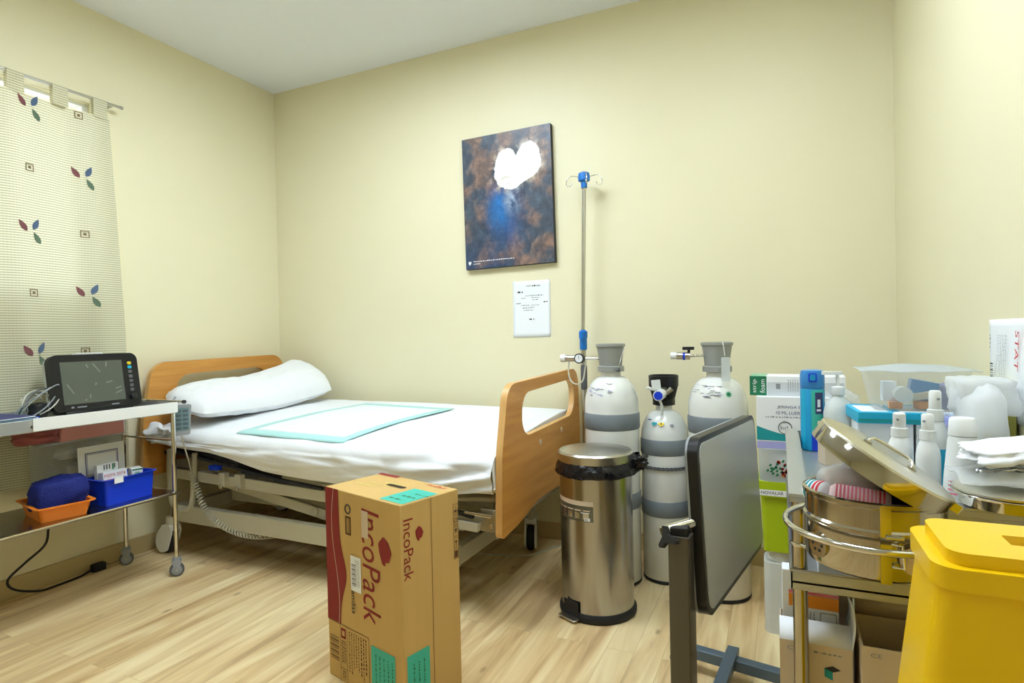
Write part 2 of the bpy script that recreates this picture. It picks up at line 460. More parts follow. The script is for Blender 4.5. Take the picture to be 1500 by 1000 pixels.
# ceiling lamps and an added fill panel (just above the frame of the photograph)
LAMP = 31.
m_lamp.node_tree.nodes['Principled BSDF'].inputs['Emission Strength'].default_value = LAMP
def ceiling_light(x, y, label, sx=.6, sy=.6):
    t = thing('ceiling_light', label, 'ceiling light', (x, y, H-.03), 0, 'ceiling light panels')
    f = MB(); f.prism(rrect(-sx/2, sx/2, -sy/2, sy/2, .01), 0, .029, m_white, None, holes=[rrect(-sx/2+.03, sx/2-.03, -sy/2+.03, sy/2-.03, .005)])
    f.build('light_frame', t)
    MB().box(-sx/2+.031, sx/2-.031, -sy/2+.031, sy/2-.031, .012, .02, m_lamp).build('diffuser', t)
ceiling_light(-1.6, 1.78, 'wide flush ceiling light panel above the bed', .84, .56)
ceiling_light(-.15, 1.35, 'square flush ceiling light panel above the dressing trolley')
ceiling_light(-1.6, .0, 'square flush ceiling panel added as fill light, left of the camera', .42, .42)  # unseen panel added only to lift the fill

# ------------------------------------------------------------------ curtain
def cx(y, z):
    a = .55+.45*min(1, max(0, (2.25-z)/1.2))
    return -3.092+a*(.017*math.sin(y*2*PI/.36+.6)+.006*math.sin(y*2*PI/.15+1+z))
def cyr(y, z):      # the hem flares towards the bottom
    k = min(1, max(0, (2.27-z)/1.1)); return y+.055*k*max(0, (y-1.2)/.7)
rod = MB(); rod.cyl((-3.092, .45, 2.338), (-3.092, 1.955, 2.345), .007, m_steelh, 12)
rod.cyl((-3.092, 1.955, 2.345), (-3.092, 1.965, 2.345), .009, m_steelh, 12)
rt = thing('curtain_rod', 'thin metal curtain rod on the left wall above the window', 'curtain rod', (0, 0, 0))
rod.build('pole', rt)
for y in (.5, 1.91):
    MB().box(XL, -3.096, y-.006, y+.006, 2.334, 2.342, m_steelh).build('wall_bracket', rt)
ct = thing('curtain', 'pale green ribbed tab top curtain with leaf and square motifs on the left wall', 'curtain', (0, 0, 0))
c = MB()
c.grid(lambda u, v: (lambda z: (cx(.5+1.39*u, z), cyr(.5+1.39*u, z), z))(2.262-1.775*v), 150, 40, m_curtain)
def motif_pt(y, z): return (cx(y, z)+.0022, cyr(y, z), z)
m_leafr = mat('maroon_leaf', (126, 78, 80), .8, var=.2, scale=150); m_leafb = mat('blue_leaf', (84, 104, 132), .8, var=.2, scale=150)
m_leafg = mat('green_leaf', (98, 118, 96), .8, var=.2, scale=150); m_sq = mat('brown_square', (122, 104, 70), .8)
def leaf(y, z, ang, mt, L_=.058):
    n = 7; up = []; dn = []
    for i in range(n+1):
        t = i/n; wd = .0125*math.sin(PI*t**.8)
        for sgn, lst in ((1, up), (-1, dn)):
            a = t*L_-L_/2; b = sgn*wd
            lst.append((y+a*math.cos(ang)-b*math.sin(ang), z+a*math.sin(ang)+b*math.cos(ang)))
    v = [motif_pt(*p) for p in up]+[motif_pt(*p) for p in dn]
    fs = [(i, i+1, n+1+i+1, n+1+i) for i in range(n)]
    c.add(v, fs, mt)
def sprig(y, z, k=1.):
    leaf(y-.03, z+.02, R(122), m_leafr); leaf(y+.024, z+.032, R(64), m_leafb); leaf(y+.026, z-.03, R(118), m_leafg)
def square(y, z):
    for (a, b, d, e) in ((-.017, .017, .013, .017), (-.017, .017, -.017, -.013), (-.017, -.013, -.013, .013), (.013, .017, -.013, .013), (-.006, .006, -.006, .006)):
        c.add([motif_pt(y+a, z+d), motif_pt(y+b, z+d), motif_pt(y+b, z+e), motif_pt(y+a, z+e)], [(0, 1, 2, 3)], m_sq)
def unflare(y, z):
    for _ in range(8): y -= cyr(y, z)-YT[0]
    return y
YT = [0]
for kind, pts in ((sprig, ((1.541, 2.208), (1.765, 1.939), (1.53, 1.643), (1.778, 1.363), (1.535, 1.08), (1.30, 1.93), (1.30, 1.37), (1.06, 2.2), (1.06, 1.643), (1.06, 1.08), (.83, 1.93), (.83, 1.37), (.62, 2.2), (.62, 1.643))), (square, ((1.751, 2.238), (1.535, 1.931), (1.767, 1.663), (1.534, 1.362), (1.762, 1.091), (1.30, 1.65), (1.06, 1.93), (1.06, 1.37), (.83, 2.22), (.83, 1.65), (.62, 1.93)))):
    for y, z in pts:
        YT[0] = y; kind(unflare(y, z), z)
c.build('curtain_panel', ct, smooth=180)
k = 0
for y0 in [1.815-.18*i for i in range(8)]:
    tb = MB()
    def tabp(u, v, y0=y0):
        a = PI*(v-.25)*1.0
        if v < .35: q = v/.35; return (-3.092+.0125, y0+.066*u, 2.255+(2.340-2.255)*q)
        if v > .65: q = (v-.65)/.35; return (-3.092-.0125, y0+.066*u, 2.340-(2.340-2.255)*q)
        q = (v-.35)/.3*PI; return (-3.092+.0125*math.cos(q), y0+.066*u, 2.340+.0125*math.sin(q))
    tb.grid(tabp, 4, 24, m_curtain); tb.build('tab', ct, smooth=180)

# ------------------------------------------------------------------ left trolley
tl = thing('instrument_trolley', 'two shelf chrome trolley with a white painted reflection on its front lip against the curtain', 'trolley', (-2.87, 1.42, 0))
ox, oy = -2.87, 1.42
def trm(mb): return mb
X0, X1, Y0_, Y1_ = -3.055-ox, -2.65-ox, .93-oy, 1.905-oy
s_ = MB(); s_.box(X0, X1, Y0_, Y1_, .800, .812, m_tray)
for a in ((X0, X0+.006, Y0_, Y1_), (X1-.006, X1, Y0_, Y1_), (X0+.006, X1-.006, Y0_, Y0_+.006), (X0+.006, X1-.006, Y1_-.006, Y1_)):
    s_.box(*a, .785, .835, m_tray)
s_.build('top_tray', tl, bevel=.001)
MB().box(X1, X1+.003, 1.305-oy, Y1_+.004, .788, .838, m_white).build('lip_reflection', tl, bevel=.001)  # white strip stands for the whitish reflection on the steel lip
MB().box(X1, X1+.003, 1.12-oy, 1.295-oy, .79, .83, m_film).build('label_holder', tl)
s_ = MB(); s_.box(X0, X1, Y0_, Y1_, .395, .408, m_steel)
s_.tube([(X1, Y0_, .405), (X1, Y1_, .405)], .005, m_chrome); s_.tube([(X0, Y1_, .405), (X1, Y1_, .405)], .004, m_chrome)
s_.build('lower_shelf', tl)
def trolley_caster(parent, x, y, zr=.034, rad=.032, ang=.3):
    b = MB(); M_ = T(x, y, 0) @ Matrix.Rotation(ang, 4, 'Z')
    b.cyl((x, y, .078), (x, y, .092), .017, m_cast, 16)
    b.prism(rpoly([(-.007, -.004, .005), (.01, -.004, .005), (.02, .046, .006), (-.02, .046, .006)]), -.017, -.013, m_cast, M_ @ frame((0, 0, .028), (1, 0, 0), (0, 0, 1)))
    b.prism(rpoly([(-.007, -.004, .005), (.01, -.004, .005), (.02, .046, .006), (-.02, .046, .006)]), .013, .017, m_cast, M_ @ frame((0, 0, .028), (1, 0, 0), (0, 0, 1)))
    b.rbox(-.021, .021, -.017, .017, .07, .08, .008, m_cast, M_)
    o = b.build('caster', parent, bevel=.001)
    wz = MB(); wz.lathe([(.008, -.011), (rad-.009, -.0115), (rad-.008, -.009), (rad-.005, -.0095), (rad, -.006), (rad, .006), (rad-.005, .0095), (rad-.008, .009), (rad-.009, .0115), (.008, .011)], m_cast, M_ @ frame((0, 0, rad), (1, 0, 0), (0, 0, 1)), 24, mats=[m_cast, m_blackm, m_rubber, m_rubber, m_rubber, m_rubber, m_rubber, m_blackm, m_cast])
    wz.cyl(M_ @ Vector((0, -.017, rad)), M_ @ Vector((0, .017, rad)), .006, m_steelh, 10)
    wz.build('wheel', o)
for x in (X0+.012, X1-.012):
    for y in (Y0_+.012, Y1_-.012):
        l = MB(); l.cyl((x, y, .09), (x, y, .80), .0105, m_chrome, 16); l.build('leg', tl)
        trolley_caster(tl, x, y, ang=.9)
MB().tube([(X0+.012, Y1_-.012, .655), (X1-.012, Y1_-.012, .655)], .005, m_chrome).build('end_rail', tl)
r_ = MB(); r_.tube([(X0+.02, Y1_+.012, .838), (X1-.02, Y1_+.012, .838), (X1+.03, Y1_+.012, .838)], .006, m_chrome); r_.cyl((X1+.03, Y1_+.012, .838), (X1+.042, Y1_+.012, .838), .009, m_black, 12)
r_.tube([(X0+.03, Y1_, .83), (X0+.03, Y1_+.012, .838)], .005, m_chrome); r_.tube([(X1-.03, Y1_, .83), (X1-.03, Y1_+.012, .838)], .005, m_chrome)
r_.build('push_rail', tl)

# monitor
mo = thing('patient_monitor', 'black framed patient monitor with a dark screen on the left trolley top', 'monitor', (-2.895, 1.698, .8122))
Mm = Matrix.Rotation(R(-9), 4, 'Y') @ frame((0, 0, .012), (0, 1, 0), (0, 0, 1))   # local x = along y, local y = up, local z = +x
b = MB()
b.prism(rpoly([(-.195, .0, .03), (.195, .0, .03), (.195, .255, .035), (-.195, .255, .035)], 7), -.02, .012, m_black, Mm)
b.build('bezel', mo, bevel=.004)
b = MB(); b.prism(rpoly([(-.19, .006, .03), (.19, .006, .03), (.19, .25, .035), (-.19, .25, .035)], 7), -.048, -.02, m_milk, Mm); b.prism(rrect(-.13, .13, .03, .2, .02), -.09, -.048, m_milk, Mm)
b.build('back_shell', mo, bevel=.005)
b = MB(); b.rect(-.152, .118, .03, .222, m_screen, Mm @ T(0, 0, .0128))
for (x, y, a, l) in ((-.04, .2, -70, .02), (.0, .19, -55, .05), (-.12, .1, -60, .05), (.05, .12, 10, .03), (-.01, .115, 70, .015), (-.04, .06, 80, .02), (.09, .09, 15, .03), (.09, .07, 20, .035), (.045, .205, 80, .025), (-.06, .045, 60, .01)):
    b.flat(rrect(-l/2, l/2, -.003, .003, .0029), m_smear, Mm @ T(x, y, .0131) @ Matrix.Rotation(R(a), 4, 'Z'))
b.build('screen', mo)
for i, (y, mt) in enumerate(((.205, m_yprint), (.185, m_cyan), (.163, m_rubber), (.14, m_rubber), (.118, m_rubber), (.096, m_rubber), (.074, m_rubber))):
    q = MB(); q.rbox(-.009, .009, -.007, .007, 0, .003, .004, mt, Mm @ T(.153, y, .012)); q.build('button', mo)
q = MB(); q.lathe([(.016, 0), (.015, .012), (.012, .014)], m_black, Mm @ T(.155, .04, .012), 20); q.build('dial', mo)
q = MB(); q.text('N I H O N', .05, .006, Mm @ T(-.1, .012, .0124), m_greyink) if False else q.rect(-.1, -.06, .012, .018, m_greyink, Mm @ T(0, 0, .0124)); q.rect(-.125, -.113, .012, .02, m_greyink, Mm @ T(0, 0, .0124)); q.rect(.05, .085, .01, .016, m_greyink, Mm @ T(0, 0, .0124)); q.build('logo_marks', mo)
q = MB(); q.rbox(-.06, .06, .255, .268, -.06, -.025, .006, m_milk, Mm); q.build('carry_handle', mo)
q = MB(); q.box(-.09, .012, -.15, .15, 0, .0118, m_black); q.build('foot', mo, bevel=.003)

# leads coiled beside the monitor
cb = thing('monitor_leads', 'tangled grey leads coiled beside the monitor', 'cables', (-2.93, 1.46, .812))
for i in range(6):
    rr = .035+.01*i; q = []
    for j in range(26):
        a = 2*PI*j/26
        q.append((.015*(i-2.5)+.02*math.sin(a*2+i), rr*math.cos(a)+.012*math.sin(i*2), .0045+.056*(1+i*.08)*(1+math.sin(a+i*.2))*.85))
    MB().tube(q, .0028, [m_cablew, m_cast, m_cablew, m_rubber, m_cablew, m_cast][i], 6, True).build('lead', cb)
q = MB(); lump(q, (.0, .0, .03), (.03, .03, .03), m_blackm, 3, .2); q.build('connector_bundle', cb)

# folders on the trolley top
FL = 'folders on the left trolley'
for i, (mt, dy, dx, th, lab) in enumerate(((m_whitep, .02, .0, .006, 'white paper file at the bottom of the folder stack'), (m_cyan, .03, .005, .009, 'cyan folder under the dark blue ones on the left trolley'), (m_teald, .0, .015, .004, 'thin teal folder in the middle of the folder stack'), (m_blueb, -.012, .0, .007, 'bright blue folder near the top of the folder stack'), (m_blueink, -.03, .01, .006, 'dark blue folder topmost of the stack on the left trolley'))):
    if i == 0: zf = .8125
    f = MB(); f.box(-.16, .165, -.12, .12, 0, th, mt); f.box(-.155, .166, -.115, .115, th*.25, th*.75, m_whitep)
    o = f.build('document_folder', None, bevel=.0008); o.location = (-2.85+dx, 1.235+dy, zf); o.rotation_euler = (0, 0, .04*(i-2)); tag(o, lab, 'folder', FL); zf += th+.0004

# clear box with pink cloths
bx = thing('clear_storage_box', 'clear plastic storage box on the lower shelf of the left trolley', 'storage box', (-2.99, 1.65, .4085))
q = MB()
def shell(mb, x, y, h, t, mt, k=.95):
    o = rrect(-x*k, x*k, -y*k, y*k, .015); mb.prism(o, 0, t, mt)
    a = rrect(-x*k, x*k, -y*k, y*k, .015); tp = rrect(-x, x, -y, y, .017); n = len(a)
    ia = rrect(-x*k+t, x*k-t, -y*k+t, y*k-t, .013); it = rrect(-x+t, x-t, -y+t, y-t, .015)
    v = [(*p, 0) for p in a]+[(*p, h) for p in tp]+[(*p, t) for p in ia]+[(*p, h) for p in it]
    fs = []
    for i in range(n):
        j = (i+1) % n
        fs += [(i, j, n+j, n+i), (2*n+j, 2*n+i, 3*n+i, 3*n+j), (n+i, n+j, 3*n+j, 3*n+i)]
    mb.add(v, fs, mt)
shell(q, .062, .175, .272, .003, m_clear); q.build('tub', bx)
q = MB(); q.rbox(-.066, .066, -.18, .18, .273, .282, .012, m_frost); q.build('lid', bx)
q = MB(); lump(q, (0, -.08, .05), (.045, .05, .04), m_blueink, 1, .2, flat=.4); lump(q, (0, .0, .09), (.045, .035, .08), m_milk, 5, .1, flat=.6); lump(q, (.0, .09, .06), (.04, .04, .05), m_cartonb, 9, .1, flat=.7); lump(q, (.0, .02, .215), (.05, .12, .024), m_milk, 19, .1, flat=.5); q.build('stored_packs', bx)
q = MB(); q.rbox(-.064, .075, -.11, .175, 0, .082, .014, m_pink); 
o = q.build('folded_towel', None, bevel=.008, seg=3); o.location = (-2.99, 1.65, .692); tag(o, 'dusty pink folded towel on the clear box under the trolley top', 'towel')
q = MB(); lump(q, (0, 0, .036), (.082, .07, .036), m_pinkd, 12, .3, 2.5, flat=.35); o = q.build('crumpled_cloth', None, smooth=180); o.location = (-2.955, 1.462, .694); tag(o, 'plum coloured crumpled cloth at the end of the pink towel', 'cloth')

# framed card
fr = thing('framed_card', 'pale card with a dark double border leaning behind the blue bin', 'card', (-2.862, 1.69, .409))
Mf = Matrix.Rotation(R(-3), 4, 'Y') @ frame((0, 0, 0), (0, 1, 0), (0, 0, 1))
q = MB(); q.box(-.105, .1, 0, .25, -.004, 0, m_greycard, Mf)
q.build('backing', fr)
q = MB()
for t, e in ((.03, .004), (.037, .002)):
    q.prism([(-.105+t, .02), (.1-t, .02), (.1-t, .25-t), (-.105+t, .25-t)], .0004, .0006, m_blueink, Mf, holes=[[(-.105+t+e, .02+e), (.1-t-e, .02+e), (.1-t-e, .25-t-e), (-.105+t+e, .25-t-e)]])
q.rect(.0, .04, .12, .15, m_red, Mf @ T(0, 0, .0007)); q.build('printed_border', fr)

# orange tray + navy bag
ot = MB()
def tub(mb, x, y, h, t, mt, k=.86, lip=.014):
    shell(mb, x, y, h, t, mt, k)
    mb.prism(rrect(-x-lip, x+lip, -y-lip, y+lip, .022), h-t, h, mt, None, holes=[rrect(-x+t, x-t, -y+t, y-t, .015)])
tub(ot, .13, .092, .062, .003, m_orange)
o = ot.build('storage_tray', None, smooth=40); o.location = (-2.80, 1.455, .4085); o.rotation_euler = (0, 0, -.22); tag(o, 'shallow orange plastic tray on the lower shelf of the left trolley', 'tray')
q = MB(); lump(q, (0, 0, .078), (.07, .105, .076), m_navy, 4, .14, 1.6, flat=.45, n=36, m=24); o = q.build('fabric_bag', None, smooth=180); o.location = (-2.785, 1.46, .414); o.rotation_euler = (0, 0, -.16); tag(o, 'navy blue fabric pouch lying in the orange tray', 'pouch')

# blue bin with packs
bb = thing('storage_bin', 'deep royal blue plastic bin on the lower shelf of the left trolley', 'bin', (-2.775, 1.712, .4085), .06)
q = MB(); tub(q, .068, .118, .115, .003, m_blueb, .93, .01); q.build('tub', bb)
q = MB(); q.box(.0765, .079, -.085, -.045, .095, .122, m_whitep); q.build('label_clip', bb)
PK = 'packs in the blue bin'
def pack(loc, size, rz, tilt, mt, prints, label, name='medicine_box', group=PK, cat='box'):
    t = thing(name, label, cat, loc, rz, group)
    M_ = Matrix.Rotation(tilt, 4, 'Y')
    q = MB(); q.box(-size[0]/2, size[0]/2, -size[1]/2, size[1]/2, 0, size[2], mt, M_); q.build('carton', t, bevel=.001)
    q = MB(); F_ = M_ @ frame((size[0]/2+.0006, 0, 0), (0, 1, 0), (0, 0, 1))
    for p in prints:
        if p[0] == 'r': q.rect(*p[1:5], p[5], F_)
        else: q.text(p[1], p[2], p[3], F_ @ T(p[4], p[5], .0001), p[6])
    q.build('printing', t); return t
pack((-2.765, 1.679, .413), (.03, .11, .135), .06, R(-6), m_whitep, [('t', 'PSEMI 2074', .095, .014, -.05, .11, m_redp), ('r', -.05, .045, .085, .1, m_pinkp), ('r', -.05, -.02, .068, .08, m_redp), ('r', .02, .04, .06, .08, m_oprint)], 'white box with red lettering at the front of the blue bin')
pack((-2.805, 1.669, .413), (.02, .1, .165), .1, R(-2), m_whitep, [('r', -.02, -.015, .14, .162, m_ink), ('r', -.01, .0, .14, .162, m_greyink), ('r', .005, .01, .14, .162, m_ink), ('r', .02, .028, .135, .162, m_green), ('r', .03, .035, .14, .162, m_ink)], 'white box with vertical bars behind the red lettered box')
pack((-2.775, 1.776, .413), (.05, .045, .128), -.25, R(3), m_whitep, [('r', -.01, .01, .1, .112, m_greenl), ('r', -.021, .021, .12, .127, m_green)], 'small white and green box at the right end of the blue bin')

# bed handset hanging on the trolley rail
hs = thing('bed_handset', 'grey bed remote control handset hooked on the left trolley rail', 'remote control', (-2.69, 1.955, .668))
q = MB(); Mh = Matrix.Rotation(R(64), 4, 'Z') @ frame((0, -.0, 0), (1, 0, 0), (0, 0, 1))
q.prism(rpoly([(-.036, 0, .008), (.036, 0, .008), (.044, .15, .008), (-.044, .15, .008)]), -.012, .016, m_cast, Mh); q.build('casing', hs, bevel=.004)
q = MB(); q.rect(-.031, .033, .022, .135, m_teald2, Mh @ T(0, 0, .0166)); q.build('key_panel', hs)
for r_i in range(5):
    for c_i in range(2):
        q = MB(); q.rbox(-.012, .012, -.007, .007, 0, .0015, .003, m_bluegrey, Mh @ T(-.014+.03*c_i, .035+.021*r_i, .0166)); q.build('button', hs)
q = MB(); q.tube([Mh @ Vector(p) for p in ((-.03, .15, 0), (-.03, .175, 0), (-.02, .187, -.02), (-.02, .18, -.03))], .005, m_cast); q.build('hook', hs)
# straight lead, then the coil, to the bed frame
pts = []
start = Vector((0, -.01, 0)); wpts = [Vector(p) for p in ((.0, .0, .003), (-.03, .04, -.08), (-.07, .09, -.16), (-.09, .115, -.215))]
q = MB(); q.tube(wpts, .0035, m_cablew, 8)
path = [Vector(p) for p in ((-.09, .115, -.215), (-.055, .118, -.3), (.0, .12, -.4), (.08, .12, -.455), (.2, .13, -.495), (.33, .145, -.505), (.47, .165, -.485))]
def cr_(P, t):
    n = len(P)-1; i = min(int(t*n), n-1); f = t*n-i
    p0 = P[max(i-1, 0)]; p1 = P[i]; p2 = P[i+1]; p3 = P[min(i+2, n)]
    return .5*((2*p1)+(p2-p0)*f+(2*p0-5*p1+4*p2-p3)*f*f+(3*p1-p0-3*p2+p3)*f**3)
coil = []; TURN = 42
for i in range(TURN*9+1):
    t = i/(TURN*9); p = cr_(path, t); d = (cr_(path, min(1, t+.01))-cr_(path, max(0, t-.01))).normalized()
    x = Vector((0, 1, 0)); x = (x-d*x.dot(d)).normalized(); y = d.cross(x); a = 2*PI*i/9
    coil.append(p+(x*math.cos(a)+y*math.sin(a))*.0135)
q.tube(coil, .0033, m_cablew, 5)
q.build('coiled_lead', hs)

# mains lead under the trolley
q = MB(); P_ = [Vector(p) for p in ((-2.92, 1.487, .392), (-2.92, 1.485, .32), (-2.94, 1.48, .25), (-2.97, 1.42, .19), (-3.0, 1.37, .13), (-3.02, 1.40, .075), (-3.04, 1.5, .025), (-3.08, 1.6, .006), (-3.09, 1.70, .006), (-3.1, 1.765, .016))]
pc = thing('power_lead', 'black mains lead and plug hanging below the left trolley', 'cable', (0, 0, 0))
q.tube([cr_(P_, i/60) for i in range(61)], .005, m_blackm, 8); q.build('lead', pc)
q = MB(); q.rbox(-.02, .02, -.03, .03, 0, .034, .01, m_blackm, T(-3.105, 1.793, 0)); q.cyl((-3.098, 1.82, .017), (-3.098, 1.843, .017), .0025, m_steelh, 8); q.cyl((-3.112, 1.82, .017), (-3.112, 1.843, .017), .0025, m_steelh, 8); q.build('plug', pc, bevel=.004)

# ------------------------------------------------------------------ bed
bed = thing('hospital_bed', 'adjustable hospital bed with beech end boards and cream steel frame along the back wall', 'bed', (-2.02, 2.5, 0))
bo = Vector((-2.02, 2.5, 0)); BM_ = T(-bo.x, -bo.y, 0)      # author in world coordinates, store locally
FX = -.985
q = MB()
fo = rpoly([(2.03, .335, .02), (2.19, .352, .05), (2.40, .395, .08), (2.65, .395, .08), (2.86, .352, .05), (3.015, .335, .02), (3.012, .65, .1), (2.992, .945, .09), (2.112, .928, .09), (2.046, .65, .1)], 6)
fh = rpoly([(2.236, .695, .09), (2.925, .71, .09), (2.925, .896, .08), (2.256, .88, .08)], 7)
q.prism(fo, -.028, 0, m_beech, BM_ @ frame((FX, 0, 0), (0, 1, 0), (0, 0, 1)), holes=[fh], side=m_beech_edge)
fb = q.build('footboard', bed, bevel=.005, seg=3)
q = MB()
for y, z in ((2.438, .645), (2.72, .657)):
    q = MB(); q.cyl((FX-bo.x, y-bo.y, z), (FX-bo.x+.004, y-bo.y, z), .012, m_cartonb, 14); q.build('screw_cap', fb)
q = MB(); HX = -3.052
ho = rpoly([(2.0, .42, .03), (2.995, .42, .03), (2.99, .75, .1), (2.965, 1.032, .1), (2.062, 1.018, .1), (2.005, .7, .1)], 6)
hhl = rpoly([(2.19, .77, .1), (2.83, .78, .1), (2.83, .958, .09), (2.2, .946, .09)], 7)
q.prism(ho, -.028, 0, m_beech, BM_ @ frame((HX, 0, 0), (0, 1, 0), (0, 0, 1)), holes=[hhl], side=m_beech_edge)
q.build('headboard', bed, bevel=.005, seg=3)
def lowz(x):     # underside of the mattress
    pts = [(-3.05, .60), (-2.6, .552), (-2.24, .5), (-1.94, .478), (-1.3, .474), (-1.0, .5)]
    for (a, b), (c_, d) in zip(pts, pts[1:]):
        if x <= c_: return b+(d-b)*max(0, (x-a))/(c_-a)
    return pts[-1][1]
# platform
q = MB()
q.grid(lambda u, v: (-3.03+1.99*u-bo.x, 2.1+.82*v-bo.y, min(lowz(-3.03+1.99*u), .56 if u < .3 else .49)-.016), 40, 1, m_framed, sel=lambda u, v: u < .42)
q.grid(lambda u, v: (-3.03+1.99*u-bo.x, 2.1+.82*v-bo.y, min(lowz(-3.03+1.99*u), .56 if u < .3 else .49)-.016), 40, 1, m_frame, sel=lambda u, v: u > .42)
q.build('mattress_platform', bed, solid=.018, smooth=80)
q = MB()
for i in range(7):
    x = -2.95+.12*i
    q.bar((x-bo.x, 2.095-bo.y, lowz(x)-.045), (x+.3-bo.x, 2.093-bo.y, lowz(x+.3)-.042), .012, .012, m_framed)
q.build('slat_edges', bed)
def rail(name, segs, w_, h_, mt=m_frame, bev=.004):
    q = MB()
    for a, b in segs: q.bar(Vector(a)-bo, Vector(b)-bo, w_, h_, mt)
    return q.build(name, bed, bevel=bev)
rail('side_rail', [((-3.0, 2.115, .43), (-1.03, 2.115, .375))], .035, .055)
rail('side_rail', [((-3.0, 2.9, .43), (-1.03, 2.9, .375))], .035, .055)
rail('cross_rail', [((-3.0, 2.1, .452), (-3.0, 2.915, .452))], .04, .07)
rail('cross_rail', [((-1.05, 2.1, .378), (-1.05, 2.915, .378))], .04, .07)
rail('base_rail', [((-2.96, 2.1, .225), (-1.22, 2.1, .215))], .04, .088)
rail('base_rail', [((-2.96, 2.9, .225), (-1.22, 2.9, .215))], .04, .088)
rail('base_cross_beam', [((-1.24, 2.08, .215), (-1.24, 2.92, .215))], .05, .07)
rail('base_cross_beam', [((-2.94, 2.08, .225), (-2.94, 2.92, .225))], .05, .07)
for y in (2.16, 2.84):
    rail('lifting_arm', [((-2.80, y, .415), (-1.42, y, .215))], .024, .05)
    rail('lifting_arm', [((-2.34, y+.03, .405), (-1.12, y+.03, .33))], .024, .045)
rail('inner_beam', [((-2.75, 2.3, .285), (-1.3, 2.3, .285))], .03, .06)
rail('actuator_cover', [((-2.6, 2.5, .34), (-1.9, 2.5, .30))], .11, .1, m_framed, .02)
q = MB()
for p in ((-2.02, 2.142, .312), (-2.33, 2.16, .395)): q.cyl(Vector(p)-bo, Vector(p)+Vector((0, -.008, 0))-bo, .014, m_steelh, 12); q.torus(.016, .003, m_frame, T(*(Vector(p)+Vector((0, -.006, 0))-bo)) @ Matrix.Rotation(PI/2, 4, 'X'), 16, 6)
for p in ((-2.56, 2.09, .43), (-2.45, 2.09, .43)): q.box(p[0]-.02-bo.x, p[0]+.02-bo.x, p[1]-.02-bo.y, p[1]+.01-bo.y, p[2]-.03, p[2]+.035, m_frame); q.cyl(Vector(p)+Vector((0, -.022, -.03))-bo, Vector(p)+Vector((0, -.03, -.03))-bo, .012, m_steelh, 10)
q.build('pivot_bracket', bed, bevel=.003)
q = MB(); q.rbox(-.035, .035, -.02, .01, 0, .02, .006, m_blueb, T(-2.62-bo.x, 2.09-bo.y, .475)); q.build('platform_clip', bed, bevel=.002)
q = MB(); u_ = [(-2.965, 2.085, .56), (-2.965, 2.082, .45), (-2.96, 2.08, .33), (-2.945, 2.08, .275), (-2.915, 2.08, .25), (-2.87, 2.08, .242), (-2.83, 2.08, .25), (-2.80, 2.08, .275), (-2.785, 2.08, .33), (-2.775, 2.082, .45), (-2.77, 2.085, .55)]
q.tube([Vector(p)-bo for p in u_], .014, m_frame, 10); q.build('tube_loop', bed, smooth=80)
def bed_caster(x, y, ang):
    M_ = T(x-bo.x, y-bo.y, 0) @ Matrix.Rotation(ang, 4, 'Z')
    h = MB(); h.lathe([(.028, .15), (.03, .175), (.026, .2)], m_frame, M_ @ T(.035, 0, 0), 16)
    for s in (-1, 1):
        h.prism(rpoly([(-.062, .04, .05), (-.02, .005, .03), (.03, .02, .03), (.07, .12, .02), (.065, .16, .02), (.0, .16, .03), (-.05, .1, .03)], 5), -.004, .004, m_white, M_ @ frame((0, .026*s, 0), (1, 0, 0), (0, 0, 1)))
    h.prism(rpoly([(.0, .125, .01), (.068, .125, .01), (.065, .16, .015), (.01, .16, .015)], 4), -.026, .026, m_white, M_ @ frame((0, 0, 0), (1, 0, 0), (0, 0, 1)))
    o = h.build('caster', bed, bevel=.002)
    wz = MB(); wz.lathe([(.01, -.018), (.05, -.018), (.0625, -.01), (.0625, .01), (.05, .018), (.01, .018)], m_blackm, M_ @ frame((0, 0, .0625), (1, 0, 0), (0, 0, 1)), 28)
    wz.build('wheel', o)
bed_caster(-3.005, 2.09, .0); bed_caster(-3.005, 2.9, .2); bed_caster(-1.335, 2.1, .0); bed_caster(-1.21, 2.84, 1.9)
# brackets and lever at the foot end
q = MB(); q.box(-1.10-bo.x, -1.02-bo.x, 2.075-bo.y, 2.083-bo.y, .345, .435, m_steelh); q.box(-1.02-bo.x, FX-.028-bo.x, 2.05-bo.y, 2.1-bo.y, .33, .44, m_cast)
for z in (.37, .415): q.cyl((-1.05-bo.x, 2.078-bo.y, z), (-1.05-bo.x, 2.066-bo.y, z), .01, m_chrome, 12)
q.build('board_bracket', bed, bevel=.002)
q = MB(); q.bar(Vector((-1.3, 2.06, .375))-bo, Vector((-1.1, 2.06, .365))-bo, .03, .035, m_frame); q.bar(Vector((-1.28, 2.055, .43))-bo, Vector((-1.12, 2.055, .405))-bo, .02, .014, m_black); q.cyl(Vector((-1.16, 2.055, .42))-bo, Vector((-1.04, 2.055, .415))-bo, .009, m_chrome, 10)
q.build('release_lever', bed, bevel=.002)
q = MB(); q.box(FX-bo.x, -.915-bo.x, 2.9-bo.y, 2.912-bo.y, .5, .55, m_steelh); q.box(FX-bo.x, -.915-bo.x, 2.948-bo.y, 2.96-bo.y, .5, .55, m_steelh)
q.cyl((-.93-bo.x, 2.93-bo.y, .47), (-.93-bo.x, 2.93-bo.y, .499), .02, m_steelh, 14); q.lathe([(.0142, .5), (.0142, .55), (.02, .55), (.02, .5)], m_steelh, T(-.93-bo.x, 2.93-bo.y, 0), 16, caps=False)
q.build('pole_socket', bed, bevel=.002)

